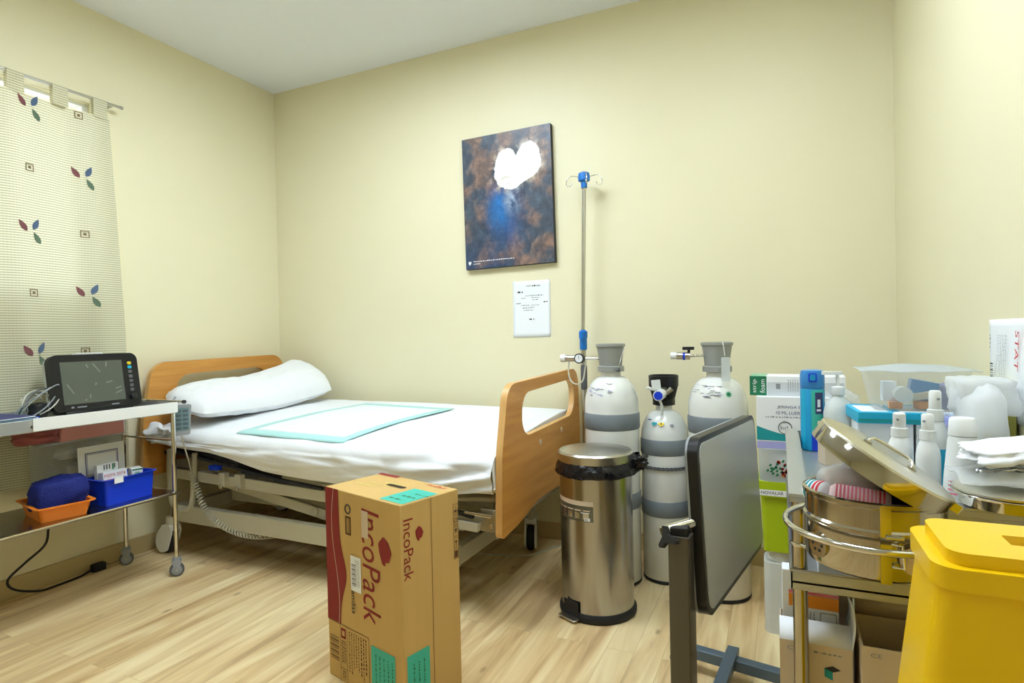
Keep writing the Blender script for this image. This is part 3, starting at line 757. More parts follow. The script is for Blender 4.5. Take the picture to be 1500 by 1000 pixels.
# mattress and sheet
YN, YFAR = 2.035, 2.955
def topz(x, y):
    s = min(1, max(0, (YFAR-y)/(YFAR-YN)))
    return .737-.014*(x+2.6)*.6-.034*s-.05*s**3
def section(x, t, off=0., zb=0.):
    """cross-section of the bedding: t 0 far bottom edge -> 1 near bottom edge"""
    r = .05; zl = lowz(x)+zb
    if t < .12:
        f = t/.12; return (YFAR+off, zl+.05+(topz(x, YFAR)-r-zl-.05)*f)
    if t < .2:
        f = (t-.12)/.08*PI/2; return (YFAR-r+(r+off)*math.cos(f), topz(x, YFAR)-r+(r+off)*math.sin(f))
    if t < .62:
        f = (t-.2)/.42; y = YFAR-r-f*(YFAR-YN-2.6*r); return (y, topz(x, y)+off)
    if t < .74:
        f = (t-.62)/.12*PI/2; R2 = 1.6*r; zt = topz(x, YN+R2)
        return (YN+R2-(R2+off)*math.sin(f), zt-r*1.0+(r+off)*math.cos(f))
    f = (t-.74)/.26; zt = topz(x, YN+1.6*r)-r
    return (YN-off-.012*math.sin(PI*f)*(1 if zb == 0 else 0)+.02*f*f, zt+(zl-zt)*f)
MX0, MX1 = HX+.004, FX-.037
q = MB()
def mpt(u, v):
    x = MX0+(MX1-MX0)*u; y, z = section(x, v, 0, .012); return (x-bo.x, y-bo.y, z)
q.grid(mpt, 50, 40, m_tick)
vb = len(q.v)
mt_ = thing('mattress', 'beige mattress under the white sheet on the hospital bed', 'mattress', bo)
q.add([(MX0-bo.x, YFAR-bo.y, lowz(MX0)+.06), (MX0-bo.x, YN+.02-bo.y, lowz(MX0)+.012), (MX1-bo.x, YN+.02-bo.y, lowz(MX1)+.012), (MX1-bo.x, YFAR-bo.y, lowz(MX1)+.06)], [(0, 1, 2, 3)], m_tick)
for x_ in (MX0, MX1):
    u_ = 0 if x_ == MX0 else 1
    q.add([mpt(u_, i/40) for i in range(41)], [list(range(41)) if u_ else list(range(41))[::-1]], m_tick)
q.build('core', mt_, smooth=60)
q = MB()
for v_ in (.76, .95):
    q.tube([(lambda p: (p[0], p[1]-.002, p[2]))(mpt(i/40, v_)) for i in range(41)], .003, m_white, 6)
q.build('piping', mt_)
sh = thing('bed_sheet', 'rumpled white cotton sheet over the bed mattress', 'sheet', bo)
def hem(x):   # the sheet's lower edge along the near side (0 = full drop)
    return .0+.28*math.exp(-((x+2.55)/.28)**2)+.10*math.exp(-((x+1.05)/.10)**2)+.05*math.sin(x*9)
def spt(u, v):
    x = MX0+.006+(MX1-MX0)*u
    if v > .74: v2 = .74+(v-.74)*(1-hem(x))
    else: v2 = v
    y, z = section(x, v2, .007)
    k = min(1, max(0, (v-.45)/.3)); foot = math.exp(-((x+1.2)/.25)**2)
    wv = .006*nz(x*3.1, v*9, 3.3)+.004*nz(x*9, v*14, 7.7)
    fold = .5+.5*math.sin((x*1.0+v*2.2)*19+2*nz(x*2, v*3))
    d = .002+max(-.001, wv+.004*k*nz(x*5, v*22, 1.1))+k*(.015*foot*fold)+(.012*k*max(0, nz(x*6, v*4, 5.5)))
    if v > .62:
        return (x-bo.x, y-d*1.4-.001-bo.y, z+d*.45)
    return (x-bo.x, y-bo.y, z+d*.8)
q.grid(spt, 170, 110, m_whitesheet)
q.build('sheet_panel', sh, smooth=180)
q = MB()
def tuck(u, v):
    x = MX1-.003; y, z = section(x, .12+.62*u, .008); zz = z+.004-.13*v*(.9+.2*nz(u*6, 2, 2))
    return (MX1+.008+.004*nz(u*8, v*3)-bo.x-.006*(1-v), y-bo.y, max(zz, lowz(x)+.03))
q.grid(tuck, 60, 10, m_whitesheet); q.build('foot_tuck', sh, smooth=180)
# loose corner of the sheet at the head end
q = MB()
def cpt(u, v):
    x = -3.045+.2*u; s = v
    return (x-bo.x, 2.04-.035*math.sin(PI*min(1, s*1.2))-.02*nz(u*4, v*4)-.012*math.sin(u*9)*s-bo.y, .70-.11*s*(1-.5*u)-.03*nz(u*3, v*3, 4))
q.grid(cpt, 24, 16, m_whitesheet); q.build('hanging_corner', sh, smooth=180, solid=.002)
# absorbent pad
pd = thing('absorbent_pad', 'white disposable bed pad with an aqua border lying on the sheet', 'bed pad', bo)
q = MB()
PC = [(-2.44, 2.062), (-1.77, 2.056), (-1.60, 2.74), (-2.22, 2.78)]
def surfz(x, y):
    r = .05; R2 = 1.6*r
    if y >= YN+R2: return topz(x, y)
    f = math.asin(min(1, (YN+R2-y)/R2)); return topz(x, YN+R2)-r+r*math.cos(f)
def padp(u, v, e=0):
    a = Vector(PC[0]).lerp(Vector(PC[1]), u); b = Vector(PC[3]).lerp(Vector(PC[2]), u); p = a.lerp(b, v)
    z = surfz(p.x, p.y)+.0185+.0025*nz(p.x*5, p.y*5, 2)
    return (p.x-bo.x, p.y-bo.y, z+e)
bu, bv = .075, .075
q.grid(lambda u, v: padp(u, v), 48, 48, m_pad, sel=lambda u, v: u < bu or u > 1-bu or v < bv or v > 1-bv)
q.build('pad_border', pd, smooth=180, solid=.003)
q = MB(); q.grid(lambda u, v: padp(bu+(1-2*bu)*u, bv+(1-2*bv)*v, .001), 40, 40, m_padw); q.build('pad_core', pd, smooth=180, solid=.004)

# pillow
q = MB()
def pil(d):
    e = 4.2
    k = (abs(d.x)**e+abs(d.y)**e)**(-1/e) if abs(d.x)+abs(d.y) > .05 else 1
    k = min(k, 1.35)
    return 1/max(.45, 1)*k if abs(d.z) < .999 else 1
v = []; fs = []; nu, nv = 60, 40
def pillow_pt(s, a, b):
    A, B = .46, .20
    m = (1-abs(a)**3.2)*(1-abs(b)**2.6); th = .105*max(0, m)**.45
    # pinched corners
    k = 1-.07*(abs(a)*abs(b))**2
    y = a*A*k*(1-.05*b*b); x = b*B*k*(1-.12*(1-a*a)*0)
    wr = .008*nz(a*3, b*3, s*2)+.006*nz(a*9, b*8, s)
    z = s*th*(1 if s > 0 else .55)+(wr if m > .02 else 0)
    z += .10*max(0, a)**1.6*(b*-.5+.6)+.02*abs(a)
    return (x, y, z)
for s in (1, -1):
    q.grid(lambda u, v, s=s: pillow_pt(s, 2*u-1, 2*v-1), 56, 34, m_whitesheet)
pl = q.build('pillow', None, smooth=180)
pl.location = (-2.80, 2.50, .80); pl.rotation_euler = (R(3), R(13), R(-7))
tag(pl, 'plump white pillow against the beech headboard', 'pillow')

# ------------------------------------------------------------------ wall items
pt = thing('wall_picture', 'dark canvas picture of a cave with a bright heart shaped opening on the back wall', 'picture', (-1.383, 3.02, 1.888))
PW, PH = .548, .752
q = MB(); q.box(-PW/2, PW/2, -.018, .014, -PH/2, PH/2, m_blackm); 
pm = pt; pt.rotation_euler = (0, R(-.9), 0)
q.build('canvas_frame', pt, bevel=.002)
HP = [(.615, .81), (.58, .845), (.53, .872), (.48, .878), (.43, .855), (.395, .80), (.365, .72), (.36, .665), (.40, .62), (.47, .585), (.56, .565), (.62, .575), (.68, .60), (.77, .635), (.85, .67), (.90, .72), (.89, .77), (.87, .83), (.84, .88), (.78, .905), (.70, .89), (.65, .85)]
def poly_dist(x, y):
    best = 9; ins = False
    for i in range(len(HP)):
        ax, ay = HP[i-1]; bx, by = HP[i]; dx, dy = bx-ax, by-ay
        t = max(0, min(1, ((x-ax)*dx+(y-ay)*dy)/(dx*dx+dy*dy))); best = min(best, math.hypot(x-ax-t*dx, (y-ay-t*dy)*1.3))
        if (ay > y) != (by > y) and x < (bx-ax)*(y-ay)/(by-ay)+ax: ins = not ins
    return best, ins
NX, NY = 150, 206
me_v = []; me_f = []; colr = []
for j in range(NY+1):
    for i in range(NX+1):
        u = i/NX; v = j/NY
        n1 = noise.fractal(Vector((u*5, v*6.5, 1.7)), .9, 2.1, 6); n2 = noise.fractal(Vector((u*14+n1, v*11, 4.2)), .8, 2.0, 5); n3 = nz(u*3, v*3, 9.1)
        rock = max(0, .5+.5*n1)
        brown = Vector(lin((92, 74, 66))).lerp(Vector(lin((162, 126, 104))), max(0, min(1, .5*n2+.15)))
        dark = Vector(lin((34, 40, 48))).lerp(Vector(lin((66, 78, 92))), max(0, min(1, .5+.5*n2)))
        k = max(0, min(1, (n1+.22+.35*n3)*1.6))
        cc = dark.lerp(brown, k)*1.35+Vector((.012, .014, .018))
        # blue light beam below the opening
        bx_ = math.exp(-((u-.47+.05*(v-.5))/.17)**2)*max(0, min(1, (.66-v)/.16))*max(0, min(1, (v-.08)/.2))
        cc = cc.lerp(Vector(lin((34, 84, 140))), max(0, min(1, bx_*(.85+.4*n1))))
        cc = cc.lerp(Vector(lin((8, 122, 200))), max(0, min(1, 1.3*math.exp(-((u-.40)/.085)**2-((v-.41)/.11)**2)*(.8+.5*n1))))
        bl = max(0, min(1, (.3-v)/.3))*max(0, min(1, (.75-u)/.4))
        cc = cc.lerp(Vector(lin((34, 62, 104))), .65*bl*(1-k*.5))
        pu = u+.012*n2+.006*n1; pv = v+.012*n1+.008*n2
        dist, ins = poly_dist(pu, pv)
        sd = -dist if ins else dist
        if 0 < sd < .06: cc = cc.lerp(Vector(lin((206, 192, 176))), max(0, min(1, (1-sd/.06)*(.3+1.1*n2))))
        if sd <= 0:
            cc = Vector((.97, .98, .98))
            kk = max(0, min(1, 1.6-((u-.50)/.09)**2-((v-.635)/.035)**2))
            if dist < .03 and u < .56 and v < .75: kk = max(kk, .8)
            cc = cc.lerp(Vector(lin((186, 176, 138))), max(0, min(1, kk*(.1+1.5*n2))))
        # pale splash under the tip
        sx = math.exp(-((u-.56-.25*(v-.5))/.075)**2)*max(0, min(1, (v-.36)/.14))*max(0, min(1, (.585-v)/.04))
        sx += .8*math.exp(-((u-.645)/.022)**2)*max(0, min(1, (v-.42)/.1))*max(0, min(1, (.58-v)/.05))
        if sd > 0: cc = cc.lerp(Vector(lin((170, 186, 206))), max(0, min(1, sx*(.6+n2))))
        colr.append((*cc, 1)); me_v.append((-PW/2+.001+(PW-.002)*u, -.0186, -PH/2+.001+(PH-.002)*v))
for j in range(NY):
    for i in range(NX):
        a = j*(NX+1)+i; me_f.append((a, a+1, a+NX+2, a+NX+1))
me = bpy.data.meshes.new('printed_photo'); me.from_pydata(me_v, [], me_f); me.materials.append(m_canvas)
ca = me.color_attributes.new('print', 'FLOAT_COLOR', 'POINT'); ca.data.foreach_set('color', [x for t in colr for x in t])
po = bpy.data.objects.new('printed_photo', me); COL.objects.link(po); po.parent = pt
q = MB(); Fp = frame((-PW/2, -.0192, -PH/2), (1, 0, 0), (0, 0, 1)); rnd = random.Random(3)
def scribble(mb, F_, x, y, wd, h, mt, rn):
    """a line of small illegible print"""
    e = x
    while e < x+wd:
        l = rn.uniform(.6, 2.4)*h; l = min(l, x+wd-e)
        mb.rect(e, e+l*.8, y, y+h*rn.uniform(.6, 1), mt, F_); e += l+h*.35
scribble(q, Fp, .05, .041, .26, .006, m_whitep, rnd); scribble(q, Fp, .05, .027, .045, .005, m_whitep, rnd)
q.flat(rpoly([(.018, .035, .004), (.026, .022, .003), (.036, .035, .004), (.036, .048, .005), (.027, .043, .002), (.020, .048, .004)], 4), m_whitep, Fp)
q.build('caption', pt)

pn = thing('wall_notice', 'white printed sheet of paper taped below the picture on the back wall', 'notice', (-1.259, YB-.0015, 1.27))
q = MB(); q.grid(lambda u, v: (-.112+.224*u, -.0008-.004*(1-v)**3*(1-u), -.157+.314*v), 12, 14, m_whitep); q.build('paper', pn, smooth=180, solid=.0006)
q = MB(); Fn = frame((-.112, -.0026, -.157), (1, 0, 0), (0, 0, 1)); rnd = random.Random(11)
for x, y, wd, h, mt in ((.085, .282, .03, .006, m_greyink), (.118, .281, .05, .008, m_ink), (.03, .247, .034, .009, m_ink), (.075, .228, .11, .006, m_greyink), (.05, .215, .03, .005, m_greyink), (.115, .217, .05, .005, m_greyink), (.12, .205, .035, .006, m_greyink), (.022, .186, .026, .008, m_ink), (.186, .19, .026, .008, m_ink), (.05, .175, .05, .005, m_greyink), (.11, .175, .05, .005, m_greyink), (.06, .16, .04, .006, m_greyink), (.1, .162, .03, .005, m_greyink), (.065, .147, .035, .006, m_greyink), (.1, .148, .025, .005, m_greyink), (.098, .096, .034, .009, m_ink)):
    scribble(q, Fn, x, y, wd, h, mt, rnd)
q.build('printing', pn)

# ------------------------------------------------------------------ iv pole on the bed socket
iv = thing('iv_pole', 'steel drip pole with a blue four hook head standing at the foot of the bed', 'drip stand', (-.93, 2.93, .5))
ivt = R(.75)
q = MB(); q.cyl((0, 0, 0), (.0, 0, .56), .0128, m_steelh, 16); q.build('lower_tube', iv)
q = MB(); q.lathe([(.013, .335), (.0165, .345), (.0165, .455), (.013, .465)], m_rubber, None, 16); q.build('sleeve', iv)
q = MB(); q.lathe([(.0132, .54), (.019, .545), (.019, .60), (.022, .605), (.022, .635), (.0105, .645)], m_blue, None, 20); q.rbox(-.012, .012, -.035, -.018, .6, .632, .005, m_blue); q.build('clamp_collar', iv)
q = MB(); q.cyl((0, 0, .645), (.021, 0, 1.41), .0098, m_steelh, 16); q.build('upper_tube', iv)
q = MB(); M_ = T(.021, 0, 0); q.lathe([(.0155, 1.375), (.0165, 1.40), (.016, 1.405), (.03, 1.412), (.031, 1.43), (.028, 1.45), (.018, 1.456)], m_blue, M_, 24); q.build('hook_head', iv, smooth=50)
for k in range(4):
    a = R(20+90*k); q = MB()
    rad = [(.02, 1.43), (.05, 1.437), (.075, 1.44), (.092, 1.432), (.103, 1.415), (.105, 1.40), (.098, 1.389), (.085, 1.387), (.074, 1.393), (.07, 1.405)]
    q.tube([(.021+r*math.cos(a)*.92, r*math.sin(a)*.62, z) for r, z in rad], .0024, m_chrome, 6); q.build('hook', iv, smooth=80)

# ------------------------------------------------------------------ gas cylinders
def cylinder_big(loc, label, guard_rot, reg):
    t = thing('oxygen_cylinder', label, 'gas cylinder', loc, guard_rot, 'oxygen cylinders by the back wall')
    r = .122
    q = MB(); prof = [(r-.014, .0), (r, .016), (r, .80)]
    for i in range(1, 13):
        a = i/12*PI/2; prof.append((r-(r-.047)*(1-math.cos(a))**.9, .80+.125*math.sin(a)))
    prof += [(.044, .932), (.044, .95)]
    q.lathe(prof, m_cylw, None, 48); q.build('shell', t, smooth=50)
    q = MB(); q.lathe([(r-.012, .0), (r+.001, .004), (r+.001, .016), (r-.002, .017)], m_blackm, None, 48, caps=False); q.build('foot_ring', t)
    for z0, z1 in ((.692, .765), (.34, .41)):
        q = MB(); q.lathe([(r, z0), (r+.004, z0+.006), (r+.004, z1-.006), (r, z1)], m_band, None, 48, caps=False); q.build('rubber_band', t, smooth=50)
    g = MB(); g.lathe([(.044, .948), (.06, .95), (.06, .972), (.051, .976), (.054, 1.01), (.062, 1.06), (.067, 1.064), (.067, 1.074), (.060, 1.076), (.05, 1.01), (.044, .98), (0, .979)], m_cap, None, 40); g.build('guard_cap', t, smooth=35)
    f = MB(); rnd = random.Random(int(loc[0]*-100))
    for i in range(26):
        a = R(rnd.uniform(-145, -75)); zz = rnd.uniform(.845, .9); rr = r-(r-.047)*(1-math.cos(math.asin(min(1, (zz-.80)/.125))))**.9+.0015
        w_ = rnd.uniform(.004, .014); Fm = frame((rr*math.cos(a), rr*math.sin(a), zz), (-math.sin(a), math.cos(a), 0), (-math.cos(a)*.8, -math.sin(a)*.8, .6))
        f.rect(-w_, w_, -.0015, .0015, rnd.choice([m_greyink, m_greyink, m_lilac, m_greyink]), Fm)
    f.build('stencil_marks', t)
    return t
c1 = cylinder_big((-.71, 2.643, 0), 'white gas cylinder with a grey cap and a small round gauge behind the pedal bin', 0, 1)
q = MB(); q.cyl((-.05, -.02, 1.008), (-.11, -.045, 1.01), .007, m_chrome, 12); q.cyl((-.11, -.045, 1.01), (-.2, -.05, 1.012), .015, m_steelh, 16); q.cyl((-.2, -.05, 1.012), (-.222, -.05, 1.012), .018, m_white, 16); rg = q.build('regulator', c1)
q = MB(); q.cyl((-.125, -.06, 1.012), (-.125, -.085, 1.012), .023, m_black, 24); q.cyl((-.125, -.0851, 1.012), (-.125, -.0858, 1.012), .018, m_whitep, 24); q.box(-.126, -.124, -.0864, -.086, 1.01, 1.026, m_black); q.build('gauge', rg)
q = MB(); tp = [Vector(p) for p in ((-.185, -.05, .998), (-.186, -.055, .95), (-.175, -.06, .91), (-.145, -.065, .893), (-.115, -.065, .91), (-.105, -.06, .96), (-.10, -.055, 1.0))]
q.tube([cr_(tp, i/30) for i in range(31)], .0035, m_cablew, 6); q.build('short_tube', rg)
q = MB(); tp = [Vector(p) for p in ((.06, -.02, 1.072), (.066, -.02, 1.05), (.055, -.04, 1.0), (.045, -.048, .965))]; q.tube([cr_(tp, i/20) for i in range(21)], .002, m_steelh, 5); q.ball((.045, -.05, .96), (.011, .011, .009), m_rubber, 10, 6); q.build('cap_chain', c1)
c3 = cylinder_big((-.25, 2.665, 0), 'white gas cylinder with a grey cap and green sticker partly hidden by the overbed table', 0, 1)
q = MB(); q.cyl((-.05, -.03, 1.02), (-.11, -.045, 1.018), .006, m_chrome, 12); q.cyl((-.105, -.045, 1.018), (-.16, -.05, 1.02), .016, m_steelh, 16); q.cyl((-.16, -.05, 1.02), (-.185, -.05, 1.02), .015, m_white, 16); q.cyl((-.125, -.0467, 1.018), (-.135, -.0477, 1.018), .0168, m_blueb, 16); rg = q.build('regulator', c3)
q = MB(); q.cyl((-.11, -.046, 1.03), (-.11, -.046, 1.045), .006, m_blackm, 10); q.rbox(-.026, .022, -.012, .012, 1.045, 1.058, .006, m_blackm, T(-.11, -.046, 0)); q.build('knob', rg, bevel=.003)
q = MB(); q.tube([(.03, -.068, 1.076), (.035, -.09, 1.06), (.04, -.095, 1.02)], .0016, m_white, 5); q.rbox(-.017, .017, -.05, .05, -.003, .003, .004, m_frost, frame((.043, -.1, .965), (1, 0, 0), (0, .1, 1))); q.build('plastic_tag', c3)
q = MB(); a = R(-62); rr = .112; q.lathe([(.0125, 0), (.0125, .0006)], m_greenl, frame((rr*math.cos(a), rr*math.sin(a), .862), (-math.sin(a), math.cos(a), 0), (-math.cos(a)*.35, -math.sin(a)*.35, .93)), 20); q.lathe([(.008, .0007), (.008, .001)], m_green, frame((rr*math.cos(a), rr*math.sin(a), .862), (-math.sin(a), math.cos(a), 0), (-math.cos(a)*.35, -math.sin(a)*.35, .93)), 20); q.build('round_sticker', c3)
c2 = thing('oxygen_cylinder', 'slimmer white gas cylinder with a black cap and blue valve between the two larger cylinders', 'gas cylinder', (-.492, 2.745, 0), 0, 'oxygen cylinders by the back wall')
r = .105
q = MB(); prof = [(r-.012, 0), (r, .014), (r, .652)]
for i in range(1, 13):
    a = i/12*PI/2; prof.append((r-(r-.036)*(1-math.cos(a))**.9, .652+.115*math.sin(a)))
prof += [(.036, .772), (.036, .79)]
q.lathe(prof, m_cylw, None, 48); q.build('shell', c2, smooth=50)
q = MB(); q.lathe([(r-.012, 0), (r+.001, .004), (r+.001, .016), (r-.002, .017)], m_blackm, None, 48, caps=False); q.build('foot_ring', c2)
for z0, z1 in ((.572, .642), (.298, .368)):
    q = MB(); q.lathe([(r, z0), (r+.004, z0+.006), (r+.004, z1-.006), (r, z1)], m_band, None, 48, caps=False); q.build('rubber_band', c2, smooth=50)
q = MB()
q.lathe([(.03, .79), (.05, .792), (.05, .82), (.044, .826)], m_black, None, 32)
for a0, a1 in ((20, 165), (195, 250), (292, 340)):
    n = 14; v = []; fs = []
    for i in range(n+1):
        a = R(a0+(a1-a0)*i/n)
        for rr, z in ((.046, .82), (.050, .82), (.066, .88), (.062, .88)): v.append((rr*math.cos(a), rr*math.sin(a), z))
    for i in range(n):
        for j in range(4): fs.append((i*4+j, i*4+(j+1) % 4, (i+1)*4+(j+1) % 4, (i+1)*4+j))
    fs += [(3, 2, 1, 0), (n*4, n*4+1, n*4+2, n*4+3)]; q.add(v, fs, m_black)
q.lathe([(.062, .876), (.066, .876), (.067, .925), (.063, .927)], m_black, None, 36, caps=False); q.lathe([(.063, .927), (.0615, .90), (.062, .876)], m_black, None, 36, caps=False)
q.build('guard_cap', c2, smooth=35)
q = MB(); q.cyl((0, 0, .79), (0, 0, .87), .02, m_steelh, 16); q.cyl((0, -.01, .848), (.006, -.075, .848), .014, m_white, 16); vb_ = q.build('valve', c2)
q = MB(); q.cyl((0, -.06, .846), (-.003, -.115, .843), .024, m_white, 20); q.cyl((-.003, -.1151, .843), (-.0031, -.117, .843), .019, m_blueb, 20); q.build('valve_knob', vb_)
q = MB(); q.cyl((0, -.03, .85), (-.06, -.075, .875), .007, m_white, 10); q.rbox(-.02, .02, -.02, .025, -.002, .002, .004, m_milk, frame((-.02, -.072, .885), (1, 0, .1), (0, 0, 1))); q.cyl((.02, -.05, .85), (.045, -.05, .87), .012, m_steelh, 12); q.tube([(0, -.112, .83), (.008, -.1, .80), (.008, -.095, .755)], .006, m_milk, 8); q.build('tag_and_spout', vb_)
q = MB()
for i in range(34):
    a = R(-168+i*4.9); zz = .515+.02*abs(math.cos((a+PI/2)*1.0))+.0; zz += -.018*math.sin(PI*i/33)
    q.torus(.0105, .0024, m_rubber, T((r+.0055)*math.cos(a), (r+.0045)*math.sin(a), zz) @ Matrix.Rotation(a+PI/2, 4, 'Z') @ Matrix.Rotation(R(90 if i % 2 else 30), 4, 'X'), 10, 5, .62)
q.build('retaining_chain', c2)
q = MB()
def sticker(mb, a, z, poly, mt, e=.0012):
    rr = r-(r-.036)*(1-math.cos(math.asin(min(1, (z-.652)/.115))))**.9+e
    mb.flat(poly, mt, frame((rr*math.cos(R(a)), rr*math.sin(R(a)), z), (-math.sin(R(a)), math.cos(R(a)), 0), (-math.cos(R(a))*.75, -math.sin(R(a))*.75, .66)))
dm = [(0, -.015), (.015, 0), (0, .015), (-.015, 0)]
sticker(q, -107, .716, dm, m_teald, .003); sticker(q, -88, .716, dm, m_yprint, .003); sticker(q, -60, .712, rrect(-.008, .008, -.01, .01, .001), m_greyink); sticker(q, -128, .73, rrect(-.012, .012, -.003, .003, .001), m_blueink); sticker(q, -88, .716, rrect(-.003, .003, -.005, .005, .001), m_ink, .0038)
q.build('hazard_label', c2)

# ------------------------------------------------------------------ pedal bin
bn = thing('pedal_bin', 'round brushed steel pedal bin with a black liner at the foot of the bed', 'bin', (-.697, 2.325, 0))
q = MB(); q.lathe([(.14, .03), (.146, .032), (.146, .6), (.142, .602)], m_steel, None, 64); q.build('bin_body', bn, smooth=50)
q = MB(); q.lathe([(.15, 0), (.156, .006), (.156, .022), (.148, .034), (.145, .034)], m_blackm, None, 56); q.build('base_ring', bn, smooth=50)
q = MB(); q.lathe([(.150, .612), (.152, .614), (.152, .644), (.146, .651), (.07, .659), (0, .661)], m_steelh, None, 64); q.build('lid', bn, smooth=40)
q = MB()
def lin_pt(u, v):
    a = 2*PI*u; n_ = nz(math.cos(a)*3, math.sin(a)*3, v*2); n2_ = nz(math.cos(a)*9, math.sin(a)*9, v*5)
    tuft = math.exp(-((((a-R(20)+PI) % (2*PI))-PI)/.3)**2); drop = .5+.5*math.sin(a*1.0-R(200))
    zt = .618-.0*drop+.02*tuft; zb_ = .572-.012*drop+.008*n_
    if v < .5: z = zt+(zb_-zt)*(v/.5); rr = .148+.016*math.sin(v*2*PI/2)+.012*n_*v+.03*tuft
    else: z = zb_+.01*((v-.5)/.5); rr = .152+.012*math.cos((v-.5)*PI)+.02*tuft*(1-v)+.004*n_
    return ((rr+.005*n2_)*math.cos(a), (rr+.005*n2_)*math.sin(a), z+.004*n2_)
q.grid(lin_pt, 110, 16, m_bagblk); lump(q, (.172, .03, .605), (.03, .03, .022), m_bagblk, 8, .45, 3); q.build('bin_liner', bn, smooth=180)
q = MB()
def on_bin(a, z, e): return ((.146+e)*math.cos(R(a)), (.146+e)*math.sin(R(a)), z)
def bin_patch(a0, a1, z0, z1, mt, e, n=12):
    q.grid(lambda u, v: on_bin(a0+(a1-a0)*u, z0+(z1-z0)*v, e), n, 1, mt)
m_lab = mat('bin_label_film', (104, 104, 92), .35, .5, var=.1)
bin_patch(-170, -78, .395, .455, m_lab, .0006); bin_patch(-170, -78, .456, .474, m_cartonb, .0006)
for i in range(5):
    bin_patch(-150+14*i, -141+14*i, .405, .43, m_steelh, .001, 3); bin_patch(-150+14*i, -139+14*i, .436, .44, m_cartonb, .001, 3)
bin_patch(-92, -83, .398, .41, m_whitep, .0012, 3); bin_patch(-90.5, -89.5, .4, .408, m_ink, .0016, 1); bin_patch(-88, -87, .4, .408, m_ink, .0016, 1); bin_patch(-98, -84, .428, .431, m_whitep, .0012, 3)
q.build('product_label', bn, smooth=180)
q = MB(); a = R(-118); q.box(-.045, .045, -.028, .0, .010, .016, m_steelh, T(.152*math.cos(a), .152*math.sin(a), 0) @ Matrix.Rotation(a+PI/2, 4, 'Z')); q.box(-.04, .04, .0, .004, .016, .075, m_blackm, T(.152*math.cos(a), .152*math.sin(a), 0) @ Matrix.Rotation(a+PI/2, 4, 'Z')); q.build('pedal', bn, bevel=.002)
q = MB(); q.box(-.02, .02, -.02, .02, .56, .612, m_blackm, T(-.15*math.cos(R(100)), .152, 0)); q.build('hinge', bn, bevel=.003)

# ------------------------------------------------------------------ cardboard carton
cbx = thing('cardboard_carton', 'tall brown cardboard carton with maroon lettering standing beside the bed', 'carton', (-1.177, 1.591, 0), R(-15.56))
CW, CD, CH = .391, .236, .63
q = MB(); q.box(-CW/2, CW/2, -CD/2, CD/2, 0, CH, m_card); q.build('carton_body', cbx, bevel=.003, seg=2)
e = .0012
FL_ = frame((-CW/2, -CD/2-e, 0), (1, 0, 0), (0, 0, 1)); FR_ = frame((CW/2+e, -CD/2, 0), (0, 1, 0), (0, 0, 1)); FT_ = frame((-CW/2, -CD/2, CH+e), (1, 0, 0), (0, 1, 0))
def down(F_, u, z): return F_ @ T(u, z, 0) @ Matrix.Rotation(-PI/2, 4, 'Z')
q = MB()
wave = [(.0, .19), (.0, CH)] + [(.074+.004*math.sin(t*3)+.034*math.exp(-((t-.62)/.17)**2), CH-(CH-.19)*t) for t in [i/24 for i in range(25)]]
q.flat(wave[::-1], m_red, FL_)
for i in range(24):
    def wl(t): return .052-.018*math.sin(t*PI*1.7+.2)
    t0, t1 = i/24, (i+1)/24; z0 = CH-(CH-.19)*t0; z1 = CH-(CH-.19)*t1
    q.add([(wl(t0)-.0012, z0, .0003), (wl(t0)+.0012, z0, .0003), (wl(t1)+.0012, z1, .0003), (wl(t1)-.0012, z1, .0003)], [(3, 2, 1, 0)], m_cartonb, FL_)
q.build('maroon_band', cbx)
q = MB()
q.text('IncoPack', .352, .088, down(FL_, .2, .592), m_red, .1)
q2 = MB(); q2.text('IncoPack', .182, .036, down(FR_, .008, .585), m_red)
q3 = MB(); q3.text('IncoPack', .085, .02, FT_ @ T(.275, .205, 0), m_redp); q3.build('brand_lettering', cbx)
hp = [(-.012, -.04), (.006, -.046), (.0, -.032), (.022, -.03), (.034, .0), (.02, .03), (-.004, .046), (-.02, .03), (-.03, .02), (-.024, -.01)]
hp = rpoly([(x, y, .008) for x, y in hp], 3)
q.flat(hp if sum(hp[i-1][0]*hp[i][1]-hp[i][0]*hp[i-1][1] for i in range(len(hp))) > 0 else hp[::-1], m_red, FL_ @ T(.312, .478, 0)); q2.flat([(x*.5, y*.5) for x, y in hp], m_red, FR_ @ T(.068, .532, 0)); q2.build('brand_lettering', cbx)
q.build('brand_lettering', cbx)
q = MB(); q.text('andas', .075, .022, down(FL_, .138, .318), m_ink)
q.torus(.014, .0022, m_ink, FL_ @ T(.126, .575, 0), 24, 4); q.prism(rrect(.112, .142, .492, .552, .002), 0, .0002, m_brownink, FL_); 
for i in range(3): q.rect(.12+.006*i, .123+.006*i, .498, .546, m_card, FL_ @ T(0, 0, .0004))
q.rect(.014, .016, .0, .188, m_brownink, FL_) if False else None
for (a, b, c_, d) in ((.0, .225, .187, .189), (.223, .225, .0, .187), (.068, .0695, .0, .187), (.106, .1075, .0, .187), (.068, .106, .045, .0465)):
    q.rect(a, b, c_, d, m_brownink, FL_)
for i in range(13): q.rect(.012, .06, .062+.0062*i, .062+.0062*i+(.0022, .0036, .0014)[i % 3], m_brownink, FL_)
q.rect(.074, .1, .145, .178, m_red, FL_); q.rect(.08, .094, .153, .17, m_card, FL_ @ T(0, 0, .0003))
rnd = random.Random(5)
for i in range(8): scribble(q, down(FL_, .118+.0125*i, .178), 0, 0, rnd.uniform(.09, .16), .0042 if i < 5 else .006, m_brownink, rnd)
for i in range(4): scribble(q, down(FL_, .076+.007*i, .138), 0, 0, .075, .004, m_brownink, rnd)
